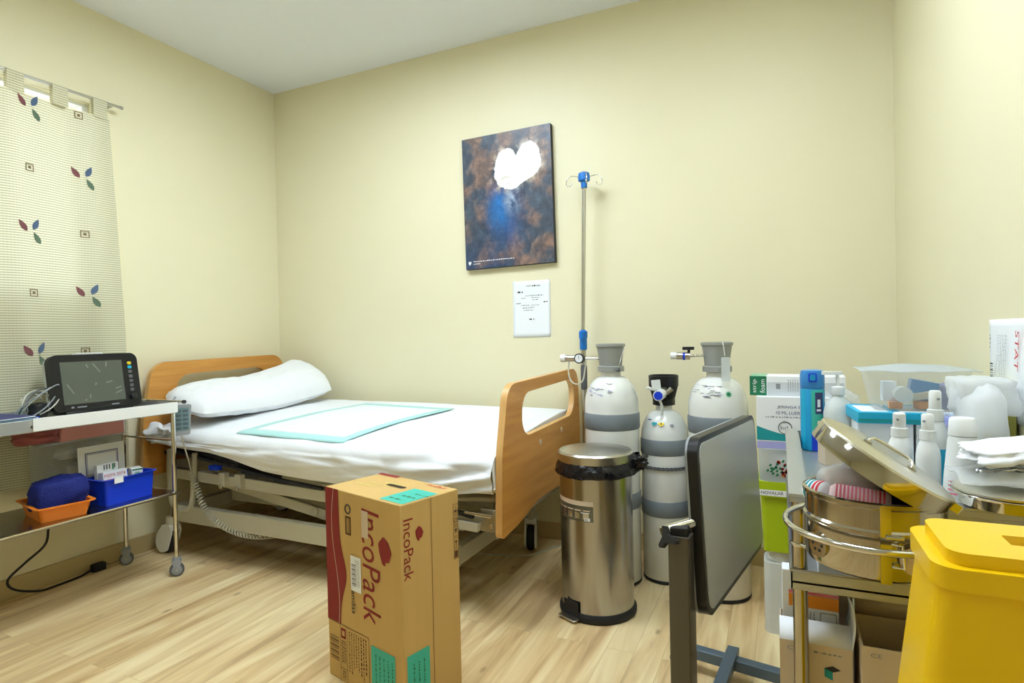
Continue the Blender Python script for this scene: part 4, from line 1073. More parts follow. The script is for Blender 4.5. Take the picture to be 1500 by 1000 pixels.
for i in range(3): scribble(q, down(FL_, .08+.007*i, .04), 0, 0, .03, .004, m_brownink, rnd)
for i in range(5):
    z = .585-.036*i; q.prism(rrect(.212, .232, z-.032, z, .0005), 0, .0002, m_brownink, FR_, holes=[rrect(.2132, .2308, z-.0308, z-.0012, .0005)])
    if i == 0: q.rect(.216, .228, z-.026, z-.02, m_brownink, FR_); q.rect(.221, .223, z-.024, z-.006, m_brownink, FR_)
    elif i == 1: q.torus(.007, .001, m_brownink, FR_ @ T(.222, z-.016, 0), 16, 4)
    elif i == 2: q.flat([(.216, z-.008), (.222, z-.024), (.228, z-.008)][::1], m_brownink, FR_)
    elif i == 3: q.flat([(.216, z-.016), (.228, z-.016), (.222, z-.006)], m_brownink, FR_); q.rect(.2205, .2235, z-.027, z-.016, m_brownink, FR_)
    else: q.rect(.215, .229, z-.028, z-.006, m_brownink, FR_)
for i in range(3): scribble(q, FT_ @ T(.045+.04*i, .09+.03*i, 0), 0, 0, .1, .008, m_olive, rnd)
q.build('small_print', cbx)
for a_ in ((.235, .352, .014, .172, m_teal, FL_), (.012, .1, .014, .18, m_teal, FR_), (.275, .384, .012, .155, m_teal, FT_)): MB().rect(*a_).build('teal_label', cbx)
q = MB()
F1 = FL_ @ T(0, 0, .0005); F2 = FR_ @ T(0, 0, .0005); F3 = FT_ @ T(0, 0, .0005)
for i, wd in enumerate((.1, .13, .12, .09, .12)): scribble(q, down(F1, .256+.02*i, .15), 0, 0, wd, .0065, m_green, rnd)
for i, wd in enumerate((.1, .13, .12)): scribble(q, down(F2, .035+.02*i, .15), 0, 0, wd, .0065, m_green, rnd)
for i in range(3): scribble(q, F3 @ T(.29+.02*i, .035+.035*i, 0), 0, 0, .06, .012, m_green, rnd)
q.build('label_print', cbx)
MB().rect(.2, .234, .50, .585, m_cartonb, FL_ @ T(0, 0, .0008)).build('tape_strip', cbx)
q = MB(); q.rect(.137, .192, .318, .43, m_whitep, FL_ @ T(0, 0, .0008))
for i in range(14): q.rect(.143, .163, .335+.005*i, .335+.005*i+(.0018, .003, .0012)[i % 3], m_ink, FL_ @ T(0, 0, .0012))
for i in range(4): scribble(q, down(FL_ @ T(0, 0, .0012), .163+.006*i, .42), 0, 0, .085, .0025, m_greyink, rnd)
q.build('paper_sticker', cbx)
q = MB(); q.rect(.1, .101, .0, CH, m_brownink, FR_) if False else q.rect(.117, .1185, .0, CH, m_brownink, FR_); q.rect(.0, .11, .212, .234, m_red, FT_); q.build('seam_line', cbx)
q = MB(); q.flat(rrect(.155, .245, .128, .15, .01), m_cardd, FT_); q.build('hand_slot', cbx)

# ------------------------------------------------------------------ overbed table, top folded upright
tb = thing('overbed_table', 'overbed table with its grey top tilted upright on a gunmetal post', 'overbed table', (-.22, 1.41, 0))
to = Vector((-.22, 1.41, 0))
q = MB(); q.rbox(-.022, .026, -.03, .03, .06, .65, .004, m_graytab, Matrix.Rotation(R(-6), 4, 'Z')); q.build('column', tb)
q = MB(); q.bar((.002, -.02, .075), (.064, .63, .075), .036, .03, m_bluegrey); q.build('base_spine', tb, bevel=.002)
q = MB(); q.bar(Vector((-.35, 2.025, .062))-to, Vector((.03, 1.955, .062))-to, .036, .034, m_bluegrey); q.build('base_bar', tb, bevel=.002)
q = MB(); q.bar((-.20, .03, .062), (.20, -.03, .062), .036, .034, m_bluegrey); q.build('base_bar', tb, bevel=.002)
def small_caster(x, y):
    h = MB(); h.cyl((x, y, .044), (x, y, .05), .014, m_blackm, 12); h.box(x-.012, x+.012, y-.013, y-.009, .018, .046, m_blackm); h.box(x-.012, x+.012, y+.009, y+.013, .018, .046, m_blackm)
    o = h.build('caster', tb)
    wz = MB(); wz.lathe([(.006, -.008), (.021, -.008), (.023, -.004), (.023, .004), (.021, .008), (.006, .008)], m_rubber, frame((x, y, .023), (1, 0, 0), (0, 0, 1)), 20); wz.build('wheel', o)
for p in ((-.335, 2.02), (.0, 1.96)): small_caster(p[0]-to.x, p[1]-to.y)
small_caster(-.18, .027); small_caster(.18, -.027)
# top: local x along its length, y up its width, z = face normal (towards +x)
A0 = Vector((-.203, 1.405, .875)); B0 = Vector((-.178, 1.405, .452)); d = Vector((.098, .61, -.018)).normalized()
upv = (A0-B0).normalized()
Mt = frame(Vector((-.160, 1.415, .452))-to, d, upv)
q = MB(); q.prism(rrect(0, .64, 0, .418, .045, 7), -.03, -.002, m_black, Mt); tt = q.build('tabletop', tb, bevel=.007, seg=3)
q = MB(); q.prism(rrect(.014, .626, .014, .404, .035, 7), -.002, .0, m_tabtop, Mt); q.build('laminate_face', tt)
q = MB(); q.prism(rrect(-.001, .641, -.001, .419, .046, 7), -.0315, -.026, m_cast, Mt, holes=[rrect(.012, .628, .012, .406, .035, 7)]); q.build('rear_trim', tt)
q = MB(); q.cyl((-.04, -.02, .655), (.03, .03, .672), .013, m_chrome, 16); q.box(-.02, .02, -.022, .022, .64, .67, m_blackm); q.build('tilt_bracket', tb, bevel=.003)
q = MB(); Mk = axis_frame((-.02, -.03, .645), (-.6, -.75, .25)) @ Matrix.Scale(.78, 4)
q.prism(rpoly([(.012, -.01, .005), (.04, -.006, .006), (.04, .006, .006), (.012, .01, .004), (.0, .014, .003), (-.014, .034, .006), (-.026, .028, .006), (-.016, .0, .004), (-.026, -.028, .006), (-.014, -.034, .006), (.0, -.014, .003)], 3), 0, .016, m_blackm, Mk); q.build('clamp_knob', tb, bevel=.003)

# ------------------------------------------------------------------ dressing trolley
dt = thing('dressing_trolley', 'stainless steel dressing trolley with a bowl ring against the right wall', 'trolley', (.235, 1.63, 0))
do = Vector((.235, 1.63, 0))
PX0, PX1, PY0, PY1 = .027, .438, 1.25, 2.03
for x in (PX0, PX1):
    for y in (PY0, PY1):
        l = MB(); l.cyl((x-do.x, y-do.y, .095), (x-do.x, y-do.y, .802), .0135, m_drum, 20); l.build('post', dt)
        trolley_caster(dt, x-do.x, y-do.y, ang=.4)
def tray(name, zb, zt, fl, inset=0.):
    q = MB(); x0, x1, y0, y1 = PX0-.018-do.x+inset, PX1+.018-do.x-inset, PY0-.018-do.y+inset, PY1+.018-do.y-inset
    q.box(x0+fl, x1-fl, y0+fl, y1-fl, zb, zb+.004, m_tray)
    q.prism([(x0, y0), (x1, y0), (x1, y1), (x0, y1)], zt-.004, zt, m_tray, None, holes=[[(x0+fl, y0+fl), (x1-fl, y0+fl), (x1-fl, y1-fl), (x0+fl, y1-fl)]])
    a = [(x0+fl, y0+fl), (x1-fl, y0+fl), (x1-fl, y1-fl), (x0+fl, y1-fl)]
    q.prism(a, zb, zt-.004, m_tray, None, holes=[[(x0+fl+.003, y0+fl+.003), (x1-fl-.003, y0+fl+.003), (x1-fl-.003, y1-fl-.003), (x0+fl+.003, y1-fl-.003)]])
    q.box(x0, x1, y0, y0+.003, zt-.016, zt-.004, m_tray); q.box(x0, x0+.003, y0, y1, zt-.016, zt-.004, m_tray)
    return q.build(name, dt, bevel=.0012)
tray('top_tray', .765, .81, .034)
def shelf(name, zb, zt, inset=.012):
    q = MB(); x0, x1, y0, y1 = PX0-do.x-inset, PX1-do.x+inset, PY0-do.y-inset, PY1-do.y+inset
    q.box(x0, x1, y0, y1, zb+.012, zb+.016, m_tray)
    for a in ((x0, x1, y0, y0+.003), (x0, x1, y1-.003, y1), (x0, x0+.003, y0, y1), (x1-.003, x1, y0, y1)): q.box(*a, zb, zt, m_tray)
    q.tube([(x0, y0, zt), (x1, y0, zt), (x1, y1, zt), (x0, y1, zt)], .003, m_steelh, 6, True)
    return q.build(name, dt)
shelf('middle_shelf', .628, .664, .016); shelf('lower_shelf', .286, .302, .016)
DC = Vector((.131, 1.098, 0)); DR = .0985
q = MB(); q.torus(.128, .0052, m_chrome, T(*(DC-do+Vector((0, 0, .803)))), 64, 10)
q.tube([(PX0-do.x, PY0-do.y-.012, .79), (PX0-do.x+.006, PY0-do.y-.05, .80)], .005, m_chrome); q.build('bowl_ring', dt, smooth=80)
q = MB(); q.tube([(PX0-do.x, PY0-do.y-.01, .712), (.06-do.x, 1.2-do.y, .715), (.085-do.x, 1.19-do.y, .715)], .004, m_chrome); q.torus(.0145, .003, m_chrome, T(PX0-do.x, PY0-do.y, .712), 20, 6)
q.box(.07-do.x, .19-do.x, 1.085-do.y, 1.115-do.y, .7385, .7445, m_steelh); q.tube([(.085-do.x, 1.19-do.y, .715), (.12-do.x, 1.15-do.y, .725), (.131-do.x, 1.1-do.y, .7385)], .004, m_chrome)
q.build('bowl_support', dt, smooth=60)

# sterilising drum in the ring
dm_ = thing('sterilising_drum', 'polished steel dressing drum sitting open in the trolley ring', 'drum', (DC.x, DC.y, .7455))
q = MB()
prof = [(.0, .0), (DR-.012, .0), (DR-.002, .006), (DR, .012), (DR, .068), (DR+.003, .071), (DR+.003, .076), (DR, .079), (DR, .108), (DR+.003, .111), (DR+.003, .117), (DR-.001, .119), (DR-.003, .117), (DR-.003, .012), (0, .008)]
q.lathe(prof, m_drum, None, 72); q.build('drum_body', dm_, smooth=35)
q = MB(); a = R(-88)
Md = Matrix.Rotation(a, 4, 'Z') @ frame((DR, 0, 0), (0, 1, 0), (0, 0, 1))
q.box(-.007, .007, .003, .116, .0, .003, m_drum, Md); q.cyl(Md @ Vector((.0, .072, .004)), Md @ Vector((.022, .072, .006)), .003, m_chrome, 8); q.tube([Md @ Vector(p) for p in ((.007, .062, .004), (.02, .062, .008), (.022, .03, .008), (.007, .03, .004))], .002, m_chrome, 6)
q.lathe([(.02, 0), (.02, .001)], m_cartonb, Md @ T(.036, .04, .0035), 24); q.build('latch', dm_)
q = MB(); a = R(-146); Mv = Matrix.Rotation(a, 4, 'Z') @ frame((DR+.0012, 0, 0), (0, 1, 0), (0, 0, 1))
q.lathe([(.02, -.004), (.02, .001), (.016, .001)], m_drum, Mv @ T(0, .036, 0), 24)
for i in range(6): q.lathe([(.0026, .0012), (.0026, .0016)], m_blackm, Mv @ T(.010*math.cos(i*PI/3), .036+.010*math.sin(i*PI/3), 0), 8)
q.build('vent_disc', dm_)
# contents
q = MB(); lump(q, (0, 0, 0), (.046, .05, .04), m_film, 21, .12, 2, flat=.35); lump(q, (.004, .004, .0), (.04, .044, .034), m_beigew, 22, .1, 2, flat=.35)
o = q.build('dressing_pack', None, smooth=180); o.location = (.098, 1.125, .852); tag(o, 'beige dressing pack in clear film at the back of the open drum', 'dressing')
gz = 'rolls in the open drum'
m_pinkbase = mat('pale_pink_wrap', (246, 216, 220), .6, var=.04)
def roll(name, loc, L_, r_, ax, mt, mts, label, stripes=0, mstripe=None):
    t = thing(name, label, 'roll', loc, 0, gz)
    q = MB(); d_ = Vector(ax).normalized(); M_ = axis_frame(-d_*L_/2, d_)
    q.lathe([(0, 0), (r_*.75, .001), (r_, .008), (r_*1.01, L_*.5), (r_, L_-.008), (r_*.75, L_-.001), (0, L_)], mt, M_, 28)
    q.build('roll_body', t, smooth=60)
    if stripes:
        q = MB()
        for i in range(stripes):
            z = .008+(L_-.016)*(i+.2)/stripes
            q.lathe([(r_*1.012, z), (r_*1.02, z+.0008), (r_*1.02, z+(L_/stripes)*.42), (r_*1.012, z+(L_/stripes)*.45)], mstripe if i < stripes-2 else m_redp, M_, 28, caps=False)
        q.build('stripes', t)
    return t
roll('bandage_roll', (.108, 1.06, .848), .085, .0235, (1, -.1, -.08), m_pinkbase, None, 'pink and white striped bandage roll at the front of the open drum', 13, m_pinkp)
roll('bandage_roll', (.055, 1.10, .85), .05, .019, (.5, -.6, .1), m_whitep, None, 'white bandage roll with teal lines at the left rim of the drum', 4, m_teald)
q = MB(); q.box(-.03, .03, -.03, .03, 0, .05, m_cartonb); o = q.build('swab_pack', None, bevel=.006); o.location = (.165, 1.13, .7545); tag(o, 'beige swab pack under the leaning lid inside the drum', 'pack')

# lid leaning on the drum
ld = thing('drum_lid', 'round steel drum lid with a loop handle leaning across the open drum', 'lid', (.1465, 1.098, .910))
ax_ = Matrix.Rotation(R(30), 3, Vector((-.53, .85, 0)).normalized()) if False else None
vd = Vector((.1465, 1.098, 0)).normalized()           # horizontal direction away from the camera
lr = Vector((vd.y, -vd.x, 0))                          # to the right
th = R(33)
xl_ = lr*math.cos(th)+Vector((0, 0, -1))*math.sin(th)  # falls to the right
yl_ = vd*math.cos(R(-3))+Vector((0, 0, 1))*math.sin(R(-3))
Ml = frame((0, 0, 0), xl_, yl_)
q = MB(); q.lathe([(.1035, -.024), (.1055, -.024), (.1055, .004), (.1035, .0075), (.094, .009), (.086, .012), (.0, .0125)], m_lidtop, Ml, 64, caps=False, mats=[m_drum, m_drum, m_lidtop, m_lidtop, m_lidtop, m_lidtop])
q.lathe([(.0, .0105), (.086, .010), (.0945, .007), (.1035, -.0), (.1035, -.024)][::1], m_drum, Ml, 64, caps=False); q.build('lid_shell', ld, smooth=35)
q = MB(); hp_ = [(-.034, .0, .013), (-.034, .0, .017), (-.03, .012, .022), (-.02, .016, .023), (.02, .016, .023), (.03, .012, .022), (.034, .0, .017), (.034, .0, .013)]
q.tube([Ml @ Vector((x, y-.02, z)) for x, y, z in hp_], .0026, m_chrome, 8); q.box(-.04, -.028, -.026, -.014, .0125, .015, m_chrome, Ml); q.box(.028, .04, -.026, -.014, .0125, .015, m_chrome, Ml); q.build('handle', ld, smooth=60)
q = MB(); q.torus(.0, .0, m_drum, Ml) if False else q.rbox(-.012, .012, -.006, .006, -.01, .003, .003, m_chrome, Ml @ T(.107, 0, 0)); q.build('hinge_tab', ld)

# ---- things on the top tray
TZ = .7695
sc = thing('aerosol_can', 'tall blue and aqua spray can at the far left of the dressing trolley', 'spray can', (.082, 1.93, TZ))
q = MB(); q.lathe([(.029, 0), (.0325, .004), (.0325, .178), (.031, .18)], m_can, None, 40); q.build('can_body', sc)
q = MB(); q.lathe([(.032, .181), (.0325, .183), (.0325, .218), (.029, .232), (.018, .234), (0, .234)], m_canb, None, 40); q.build('cap', sc, smooth=50)
q = MB()
def canp(a0, a1, z0, z1, mt, e): q.grid(lambda u, v: ((.0325+e)*math.cos(R(a0+(a1-a0)*u)), (.0325+e)*math.sin(R(a0+(a1-a0)*u)), z0+(z1-z0)*v), 10, 1, mt)
canp(-98, -40, .055, .176, m_teal, .0004); canp(-98, -40, .002, .055, m_blueb, .0003); canp(-80, -40, .108, .17, m_blueink, .0006); canp(-152, -128, .005, .176, m_cyan, .0004); canp(-70, -55, .128, .15, m_whitep, .0009); canp(-74, -52, .116, .122, m_whitep, .0009); canp(-74, -60, .03, .038, m_whitep, .0009)
q.build('printed_label', sc, smooth=180)
q = MB(); Ms = frame((0, -.0335, 0), (1, 0, 0), (0, 0, 1)) ; q.rbox(-.011, .011, .2, .226, -.002, .002, .004, m_blueb, Ms); q.rbox(-.007, .007, .205, .222, .002, .004, .002, m_can, Ms); q.build('spray_button', sc)

pb = thing('pump_bottle', 'milky white pump dispenser bottle behind the aerosol can', 'bottle', (.145, 1.9, TZ))
q = MB(); q.lathe([(.034, 0), (.037, .006), (.037, .115), (.030, .145), (.016, .158), (.015, .165)], m_milk, None, 36); q.build('bottle_body', pb, smooth=60)
q = MB(); q.lathe([(.0175, .165), (.0185, .167), (.0165, .187), (.008, .19), (.007, .19)], m_white, None, 28); q.cyl((0, 0, .19), (0, 0, .222), .0045, m_white, 12); q.build('collar', pb)
q = MB(); q.rbox(-.04, .012, -.009, .009, .222, .231, .006, m_white, Matrix.Rotation(R(8), 4, 'Z')); q.build('pump_head', pb, bevel=.002)

wc = MB(); wc.box(-.02, .02, -.025, .025, 0, .108, m_cartonb); o = wc.build('upright_carton', None, bevel=.001); o.location = (.112, 1.74, TZ); o.rotation_euler = (0, 0, .3); tag(o, 'plain cream carton standing between the aerosol can and the leaning lid', 'carton')

WB = 'white cartons under the cyan boxes'
for i, (x, y, sx, sy, sz, lab) in enumerate(((.235, 1.83, .12, .2, .112, 'white carton under the cyan boxes, beside the pump bottle'), (.3585, 1.83, .115, .2, .112, 'white carton under the cyan boxes, nearest the right wall'))):
    q = MB(); q.box(-sx/2, sx/2, -sy/2, sy/2, 0, sz, m_whitep); q.rect(-.05, .01, .02, .05, m_greyink, frame((0, -sy/2-.0006, 0), (1, 0, 0), (0, 0, 1))); q.rect(.015, .05, .01, .06, m_cartonb, frame((0, -sy/2-.0006, 0), (1, 0, 0), (0, 0, 1)))
    o = q.build('carton', None, bevel=.001); o.location = (x, y, TZ); tag(o, lab, 'carton', WB)
CY = 'flat cyan boxes on the dressing trolley'
for i, (x, y, rz, lab) in enumerate(((.208, 1.81, .08, 'flat cyan box with a white window, leftmost of the row under the clear tub'), (.297, 1.815, .02, 'flat cyan box in the middle of the row under the clear tub'), (.388, 1.81, -.03, 'flat cyan box with a grey end, rightmost of the row under the clear tub'))):
    t = thing('flat_box', lab, 'box', (x, y, TZ+.1125), rz, CY)
    q = MB(); q.box(-.041, .041, -.095, .095, 0, .028, m_cyan); q.build('carton', t, bevel=.0012)
    q = MB(); q.rect(-.03, .03, -.08, .05, m_whitep, T(0, 0, .0284)); q.rect(-.04, .04, .003, .012, m_teald, frame((0, -.0955, 0), (1, 0, 0), (0, 0, 1)))
    if i == 2: q.rect(-.04, .04, .001, .027, m_rubber, frame((0, -.0956, 0), (1, 0, 0), (0, 0, 1)))
    q.build('printing', t)
tbx = thing('clear_tub', 'clear plastic tub of small packs on top of the cyan boxes', 'tub', (.31, 1.82, TZ+.1415))
q = MB(); shell(q, .112, .085, .1, .002, m_clear, .82); q.build('tub_body', tbx)
q = MB(); q.grid(lambda u, v: (-.125+.25*u, -.095+.19*v, .102+.012*math.sin(PI*u)*math.sin(PI*v)+.004*nz(u*4, v*4)), 20, 16, m_frost); q.build('lid', tbx, smooth=180, solid=.002)
q = MB(); q.lathe([(.02, 0), (.02, .045), (0, .046)], m_white, frame((-.03, -.055, .04), (1, 0, 0), (0, 0, 1)) @ T(0, 0, -.03), 20)
q.box(-.01, .03, -.05, -.02, .004, .022, m_oprint, Matrix.Rotation(.3, 4, 'Z')); q.box(-.06, -.03, -.05, -.03, .004, .02, m_oprint); q.box(.0, .045, -.045, -.02, .024, .04, m_cartonb, Matrix.Rotation(-.2, 4, 'Y')); q.box(-.02, .04, -.02, .02, .03, .075, m_canb, Matrix.Rotation(.2, 4, 'Y')); q.box(-.07, -.04, -.03, .02, .02, .07, m_whitep); lump(q, (.05, .02, .03), (.03, .03, .03), m_lilac, 2, .2); q.build('stored_packs', tbx)
bg = thing('clear_bag', 'crumpled clear bag standing between the pump bottle and the clear tub', 'bag', (.168, 1.969, TZ))
q = MB(); lump(q, (0, 0, .085), (.04, .027, .085), m_film, 31, .15, 1.4, flat=.4, n=40, m=26); q.build('film', bg, smooth=180)
q = MB(); lump(q, (0, .0, .07), (.028, .017, .06), m_whitep, 33, .2, 2, flat=.5); q.build('contents', bg, smooth=180)

SB = 'small white spray bottles'
def spray(loc, h, r_, lab, first=[None], band=False):
    t = thing('spray_bottle', lab, 'bottle', loc, random.uniform(-1, 1), SB)
    q = MB(); q.lathe([(r_*.9, 0), (r_, .004), (r_, h*.5), (r_*.93, h*.58), (r_*.66, h*.68), (r_*.6, h*.7)], m_white, None, 32); q.build('bottle_body', t, smooth=60)
    q = MB(); q.lathe([(r_*.64, h*.7), (r_*.68, h*.705), (r_*.66, h*.81), (r_*.5, h*.815)], m_white, None, 28); q.build('collar', t)
    q = MB(); q.lathe([(r_*.5, h*.815), (r_*.52, h*.82), (r_*.5, h*.985), (r_*.4, h), (0, h)], m_white, None, 24); q.cyl((0, -r_*.5, h*.92), (0, -r_*.62, h*.92), r_*.12, m_cast, 8); q.build('pump_head', t)
    if band:
        q = MB(); q.lathe([(r_+.0004, h*.05), (r_+.0006, h*.06), (r_+.0006, h*.42), (r_+.0004, h*.43)], m_cyan, None, 32, caps=False); q.build('label_band', t)
spray((.228, 1.485, TZ), .17, .0235, 'small white spray bottle directly behind the lid handle')
spray((.269, 1.435, TZ), .175, .0215, 'small white spray bottle in front of the taller blue banded one')
spray((.299, 1.522, TZ), .215, .0225, 'taller white spray bottle with a blue band at the back of the trio', band=True)
lt = thing('lotion_bottle', 'white tapered lotion bottle with red print and a flat cap at the right', 'bottle', (.317, 1.392, TZ))
q = MB(); q.lathe([(.03, 0), (.034, .005), (.031, .06), (.0245, .13), (.0225, .14)], m_white, Matrix.Scale(1, 4), 32); q.build('bottle_body', lt, smooth=60)
q = MB(); q.lathe([(.0232, .141), (.0235, .143), (.0215, .172), (.019, .175), (0, .175)], m_white, None, 32); q.build('cap', lt, smooth=40)
q = MB()
for i in range(8): q.grid(lambda u, v, i=i: ((.0334-.0007*i)*math.cos(R(-150+60*u)), (.0334-.0007*i)*math.sin(R(-150+60*u)), .03+.0075*i+.003*v), 8, 1, m_pinkp)
q.build('printed_lines', lt)

dh = thing('instrument_dish', 'round lidded steel dish wrapped in film at the front right of the trolley', 'dish', (.355, 1.262, .8105))
q = MB(); q.lathe([(.06, 0), (.074, .004), (.076, .02), (.084, .022), (.085, .025), (.082, .027)], m_chrome, None, 56); q.build('dish_body', dh, smooth=35)
q = MB(); q.lathe([(.083, .0275), (.0835, .031), (.07, .036), (.02, .041), (0, .041)], m_lidtop, None, 56); q.build('lid', dh, smooth=35)
pkx = thing('instrument_pouch', 'clear sterile pouch with foil lying on the steel dish', 'pouch', (.362, 1.275, .853))
q = MB(); q.grid(lambda u, v: (-.085+.17*u, -.07+.14*v, .012*nz(u*3, v*3, 2)+.018*math.sin(PI*u)*math.sin(PI*v)+.006), 26, 22, m_film); q.build('film', pkx, smooth=180, solid=.0015)
q = MB(); q.grid(lambda u, v: (-.06+.1*u, -.045+.02*v, .02+.008*nz(u*6, v*6, 5)+.008*math.sin(PI*u)), 20, 8, m_foil); q.build('foil_strip', pkx, smooth=180, solid=.001)
q = MB(); lump(q, (0, 0, .02), (.075, .06, .016), m_whitep, 41, .3, 2, flat=.5, n=40, m=24); o = q.build('paper_towel', None, smooth=180); o.location = (.372, 1.29, .884); o.rotation_euler = (0, R(-8), .2); tag(o, 'crumpled white paper towel lying on top of the foil pouch', 'paper towel')
wb = thing('plastic_bag', 'bulky white plastic bag of supplies at the right behind the paper towel', 'bag', (.374, 1.512, TZ))
q = MB(); lump(q, (0, 0, .118), (.041, .085, .114), m_whitefilm, 52, .12, 1.3, flat=.3, n=44, m=30); lump(q, (.01, .03, .205), (.05, .06, .036), m_whitefilm, 55, .18, 1.3, n=36, m=20); q.build('film', wb, smooth=180)
q = MB(); lump(q, (.002, .0, .10), (.03, .062, .085), m_whitep, 53, .1, 2, flat=.6); q.box(-.01, .015, -.055, -.03, .11, .14, m_yprint, Matrix.Rotation(.1, 4, 'X')); q.build('contents', wb, smooth=60)
q = MB(); lump(q, (0, 0, 0), (.03, .04, .022), m_film, 61, .25, 2, flat=.4); lump(q, (.012, .004, 0), (.017, .024, .014), m_blueb, 62, .15, 2, flat=.5); o = q.build('blue_packet', None, smooth=180); o.location = (.352, 1.665, TZ+.128); tag(o, 'clear packet with blue contents in front of the clear tub', 'packet')
q = MB(); q.box(-.028, .028, -.03, .03, 0, .1025, m_whitep); o = q.build('tissue_carton', None, bevel=.002); o.location = (.352, 1.667, TZ); tag(o, 'white carton hidden behind the lotion bottle under the blue packet', 'carton')
yb_ = thing('striped_box', 'upright yellow green striped box against the right wall behind the plastic bag', 'box', (.4445, 1.70, .811))
q = MB(); q.box(-.012, .012, -.11, .11, 0, .184, m_olive); q.build('carton', yb_, bevel=.001)
q = MB(); Fy = frame((-.0126, .11, 0), (0, -1, 0), (0, 0, 1))
for i in range(11): q.rect(.012+.0185*i, .018+.0185*i, .09, .175, (m_ink, m_yprint, m_greyink)[i % 3], Fy)
q.build('printing', yb_)

# packet on the right wall
wp = thing('wall_packet', 'white medical pouch with red lettering and a barcode hung on the right wall', 'pouch', (XR-.003, 1.56, 1.02))
q = MB(); q.grid(lambda u, v: (-.001-.005*math.sin(PI*u)*math.sin(PI*v), .208-.46*u, -.11+.225*v), 20, 14, m_whitep); q.build('pouch', wp, smooth=180, solid=.0012)
q = MB(); Fw = frame((-.0085, .208, -.11), (0, -1, 0), (0, 0, 1)); rnd = random.Random(9)
for i in range(8): q.rect(.03, .05, .085+.005*i, .085+.005*i+(.002, .0035, .0015)[i % 3], m_ink, Fw)
for i in range(6): scribble(q, Fw @ T(.085+.011*i, .19, 0) @ Matrix.Rotation(R(-98), 4, 'Z'), 0, 0, .14-.005*i, .003, m_greyink, rnd)
q.text('STAT', .085, .022, Fw @ T(.198, .2, 0) @ Matrix.Rotation(R(-98), 4, 'Z'), m_redp)
scribble(q, Fw @ T(.03, .19, 0) @ Matrix.Rotation(R(-90), 4, 'Z'), 0, 0, .04, .006, m_greyink, rnd)
q.build('printing', wp)

# ---- middle and lower shelf
def carton(name, loc, size, mt, label, cat='carton', rz=0., group=None, b=.001):
    q = MB(); q.box(-size[0]/2, size[0]/2, -size[1]/2, size[1]/2, 0, size[2], mt)
    o = q.build(name, None, bevel=b); o.location = loc; o.rotation_euler = (0, 0, rz); return tag(o, label, cat, group)
carton('supply_box', (.105, 1.61, .6445), (.15, .3, .06), m_lilac, 'pale lilac box on the middle shelf of the dressing trolley', 'box')
carton('supply_box', (.1, 1.65, .705), (.14, .2, .052), m_blueink, 'navy box stacked on the lilac box on the middle shelf', 'box')
carton('supply_box', (.23, 1.36, .6445), (.34, .15, .055), m_whitep, 'flat white box on the middle shelf behind the drum', 'box')

LZ = .3055
def open_carton(loc, sx, sy, h, label, flapside):
    t = thing('open_carton', label, 'carton', loc, 0, 'open cartons on the lower shelf')
    q = MB(); wl = .003
    q.box(-sx/2, sx/2, -sy/2, sy/2, 0, wl, m_cartonb)
    for a in ((-sx/2, sx/2, -sy/2, -sy/2+wl), (-sx/2, sx/2, sy/2-wl, sy/2), (-sx/2, -sx/2+wl, -sy/2+wl, sy/2-wl), (sx/2-wl, sx/2, -sy/2+wl, sy/2-wl)): q.box(*a, wl, h, m_cartonb)
    q.build('carton_body', t)
    q = MB(); Fc = frame((-sx/2, -sy/2-.0008, 0), (1, 0, 0), (0, 0, 1))
    q.rect(0, sx*.97, .055, .08, m_teald, Fc)
    cu = [(.0, .0), (.014, -.006), (.028, .0), (.014, .006)]
    q.flat([(x+sx*.62, y+h-.042) for x, y in cu], m_ink, Fc); q.flat([(sx*.62, h-.042), (sx*.62, h-.058), (sx*.62+.014, h-.064), (sx*.62+.014, h-.048)][::-1], m_teald, Fc); q.flat([(sx*.62+.014, h-.048), (sx*.62+.014, h-.064), (sx*.62+.028, h-.058), (sx*.62+.028, h-.042)][::-1], m_cartonb, Fc)
    q.text('CE', .018, .008, Fc @ T(.014, h-.018, 0), m_greyink); scribble(q, Fc, .06, h-.016, .05, .004, m_greyink, random.Random(2)); q.build('printing', t)
    return t
oc = open_carton((.052, 1.342, LZ), .126, .14, .205, 'open white lined carton with a cube mark at the front left of the lower shelf', 0)
q = MB(); q.grid(lambda u, v: (-.063+.126*u, -.07+.036*v, .2055+.03*v), 2, 2, m_whitep); q.build('front_flap', oc, solid=.002)
q = MB(); q.grid(lambda u, v: (.0635+.006*math.sin(v*3), -.07+.13*u, .2055+.09*v*(1-.3*u)), 8, 8, m_whitep); q.build('side_flap', oc, solid=.002, smooth=180)
oc2 = open_carton((.192, 1.312, LZ), .13, .14, .232, 'open beige carton with a cube mark beside the white lined one', 0)
q = MB(); q.grid(lambda u, v: (-.062+.124*u, .07-.01*v, .2325+.045*v), 2, 2, m_cartonb); q.build('back_flap', oc2, solid=.002)
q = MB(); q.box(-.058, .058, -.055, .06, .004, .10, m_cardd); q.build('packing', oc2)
lf = thing('sachet_box', 'white box with an orange band standing in the open white lined carton', 'box', (.047, 1.37, LZ+.0035))
q = MB(); q.box(-.052, .052, -.02, .02, 0, .312, m_whitep); q.build('carton', lf, bevel=.001)
q = MB(); Fs = frame((-.052, -.0206, 0), (1, 0, 0), (0, 0, 1)); q.rect(.012, .104, .238, .264, m_oprint, Fs); q.rect(.012, .104, .265, .271, m_pinkp, Fs)
for i in range(5): scribble(q, Fs @ T(.03+.007*i, .23, 0) @ Matrix.Rotation(-PI/2, 4, 'Z'), 0, 0, .05-.006*(i % 3), .003, m_greyink, random.Random(i))
q.prism(rrect(.07, .1, .2, .232, .001), 0, .0003, m_greyink, Fs, holes=[rrect(.0715, .0985, .2015, .2305, .001)]); q.build('printing', lf)
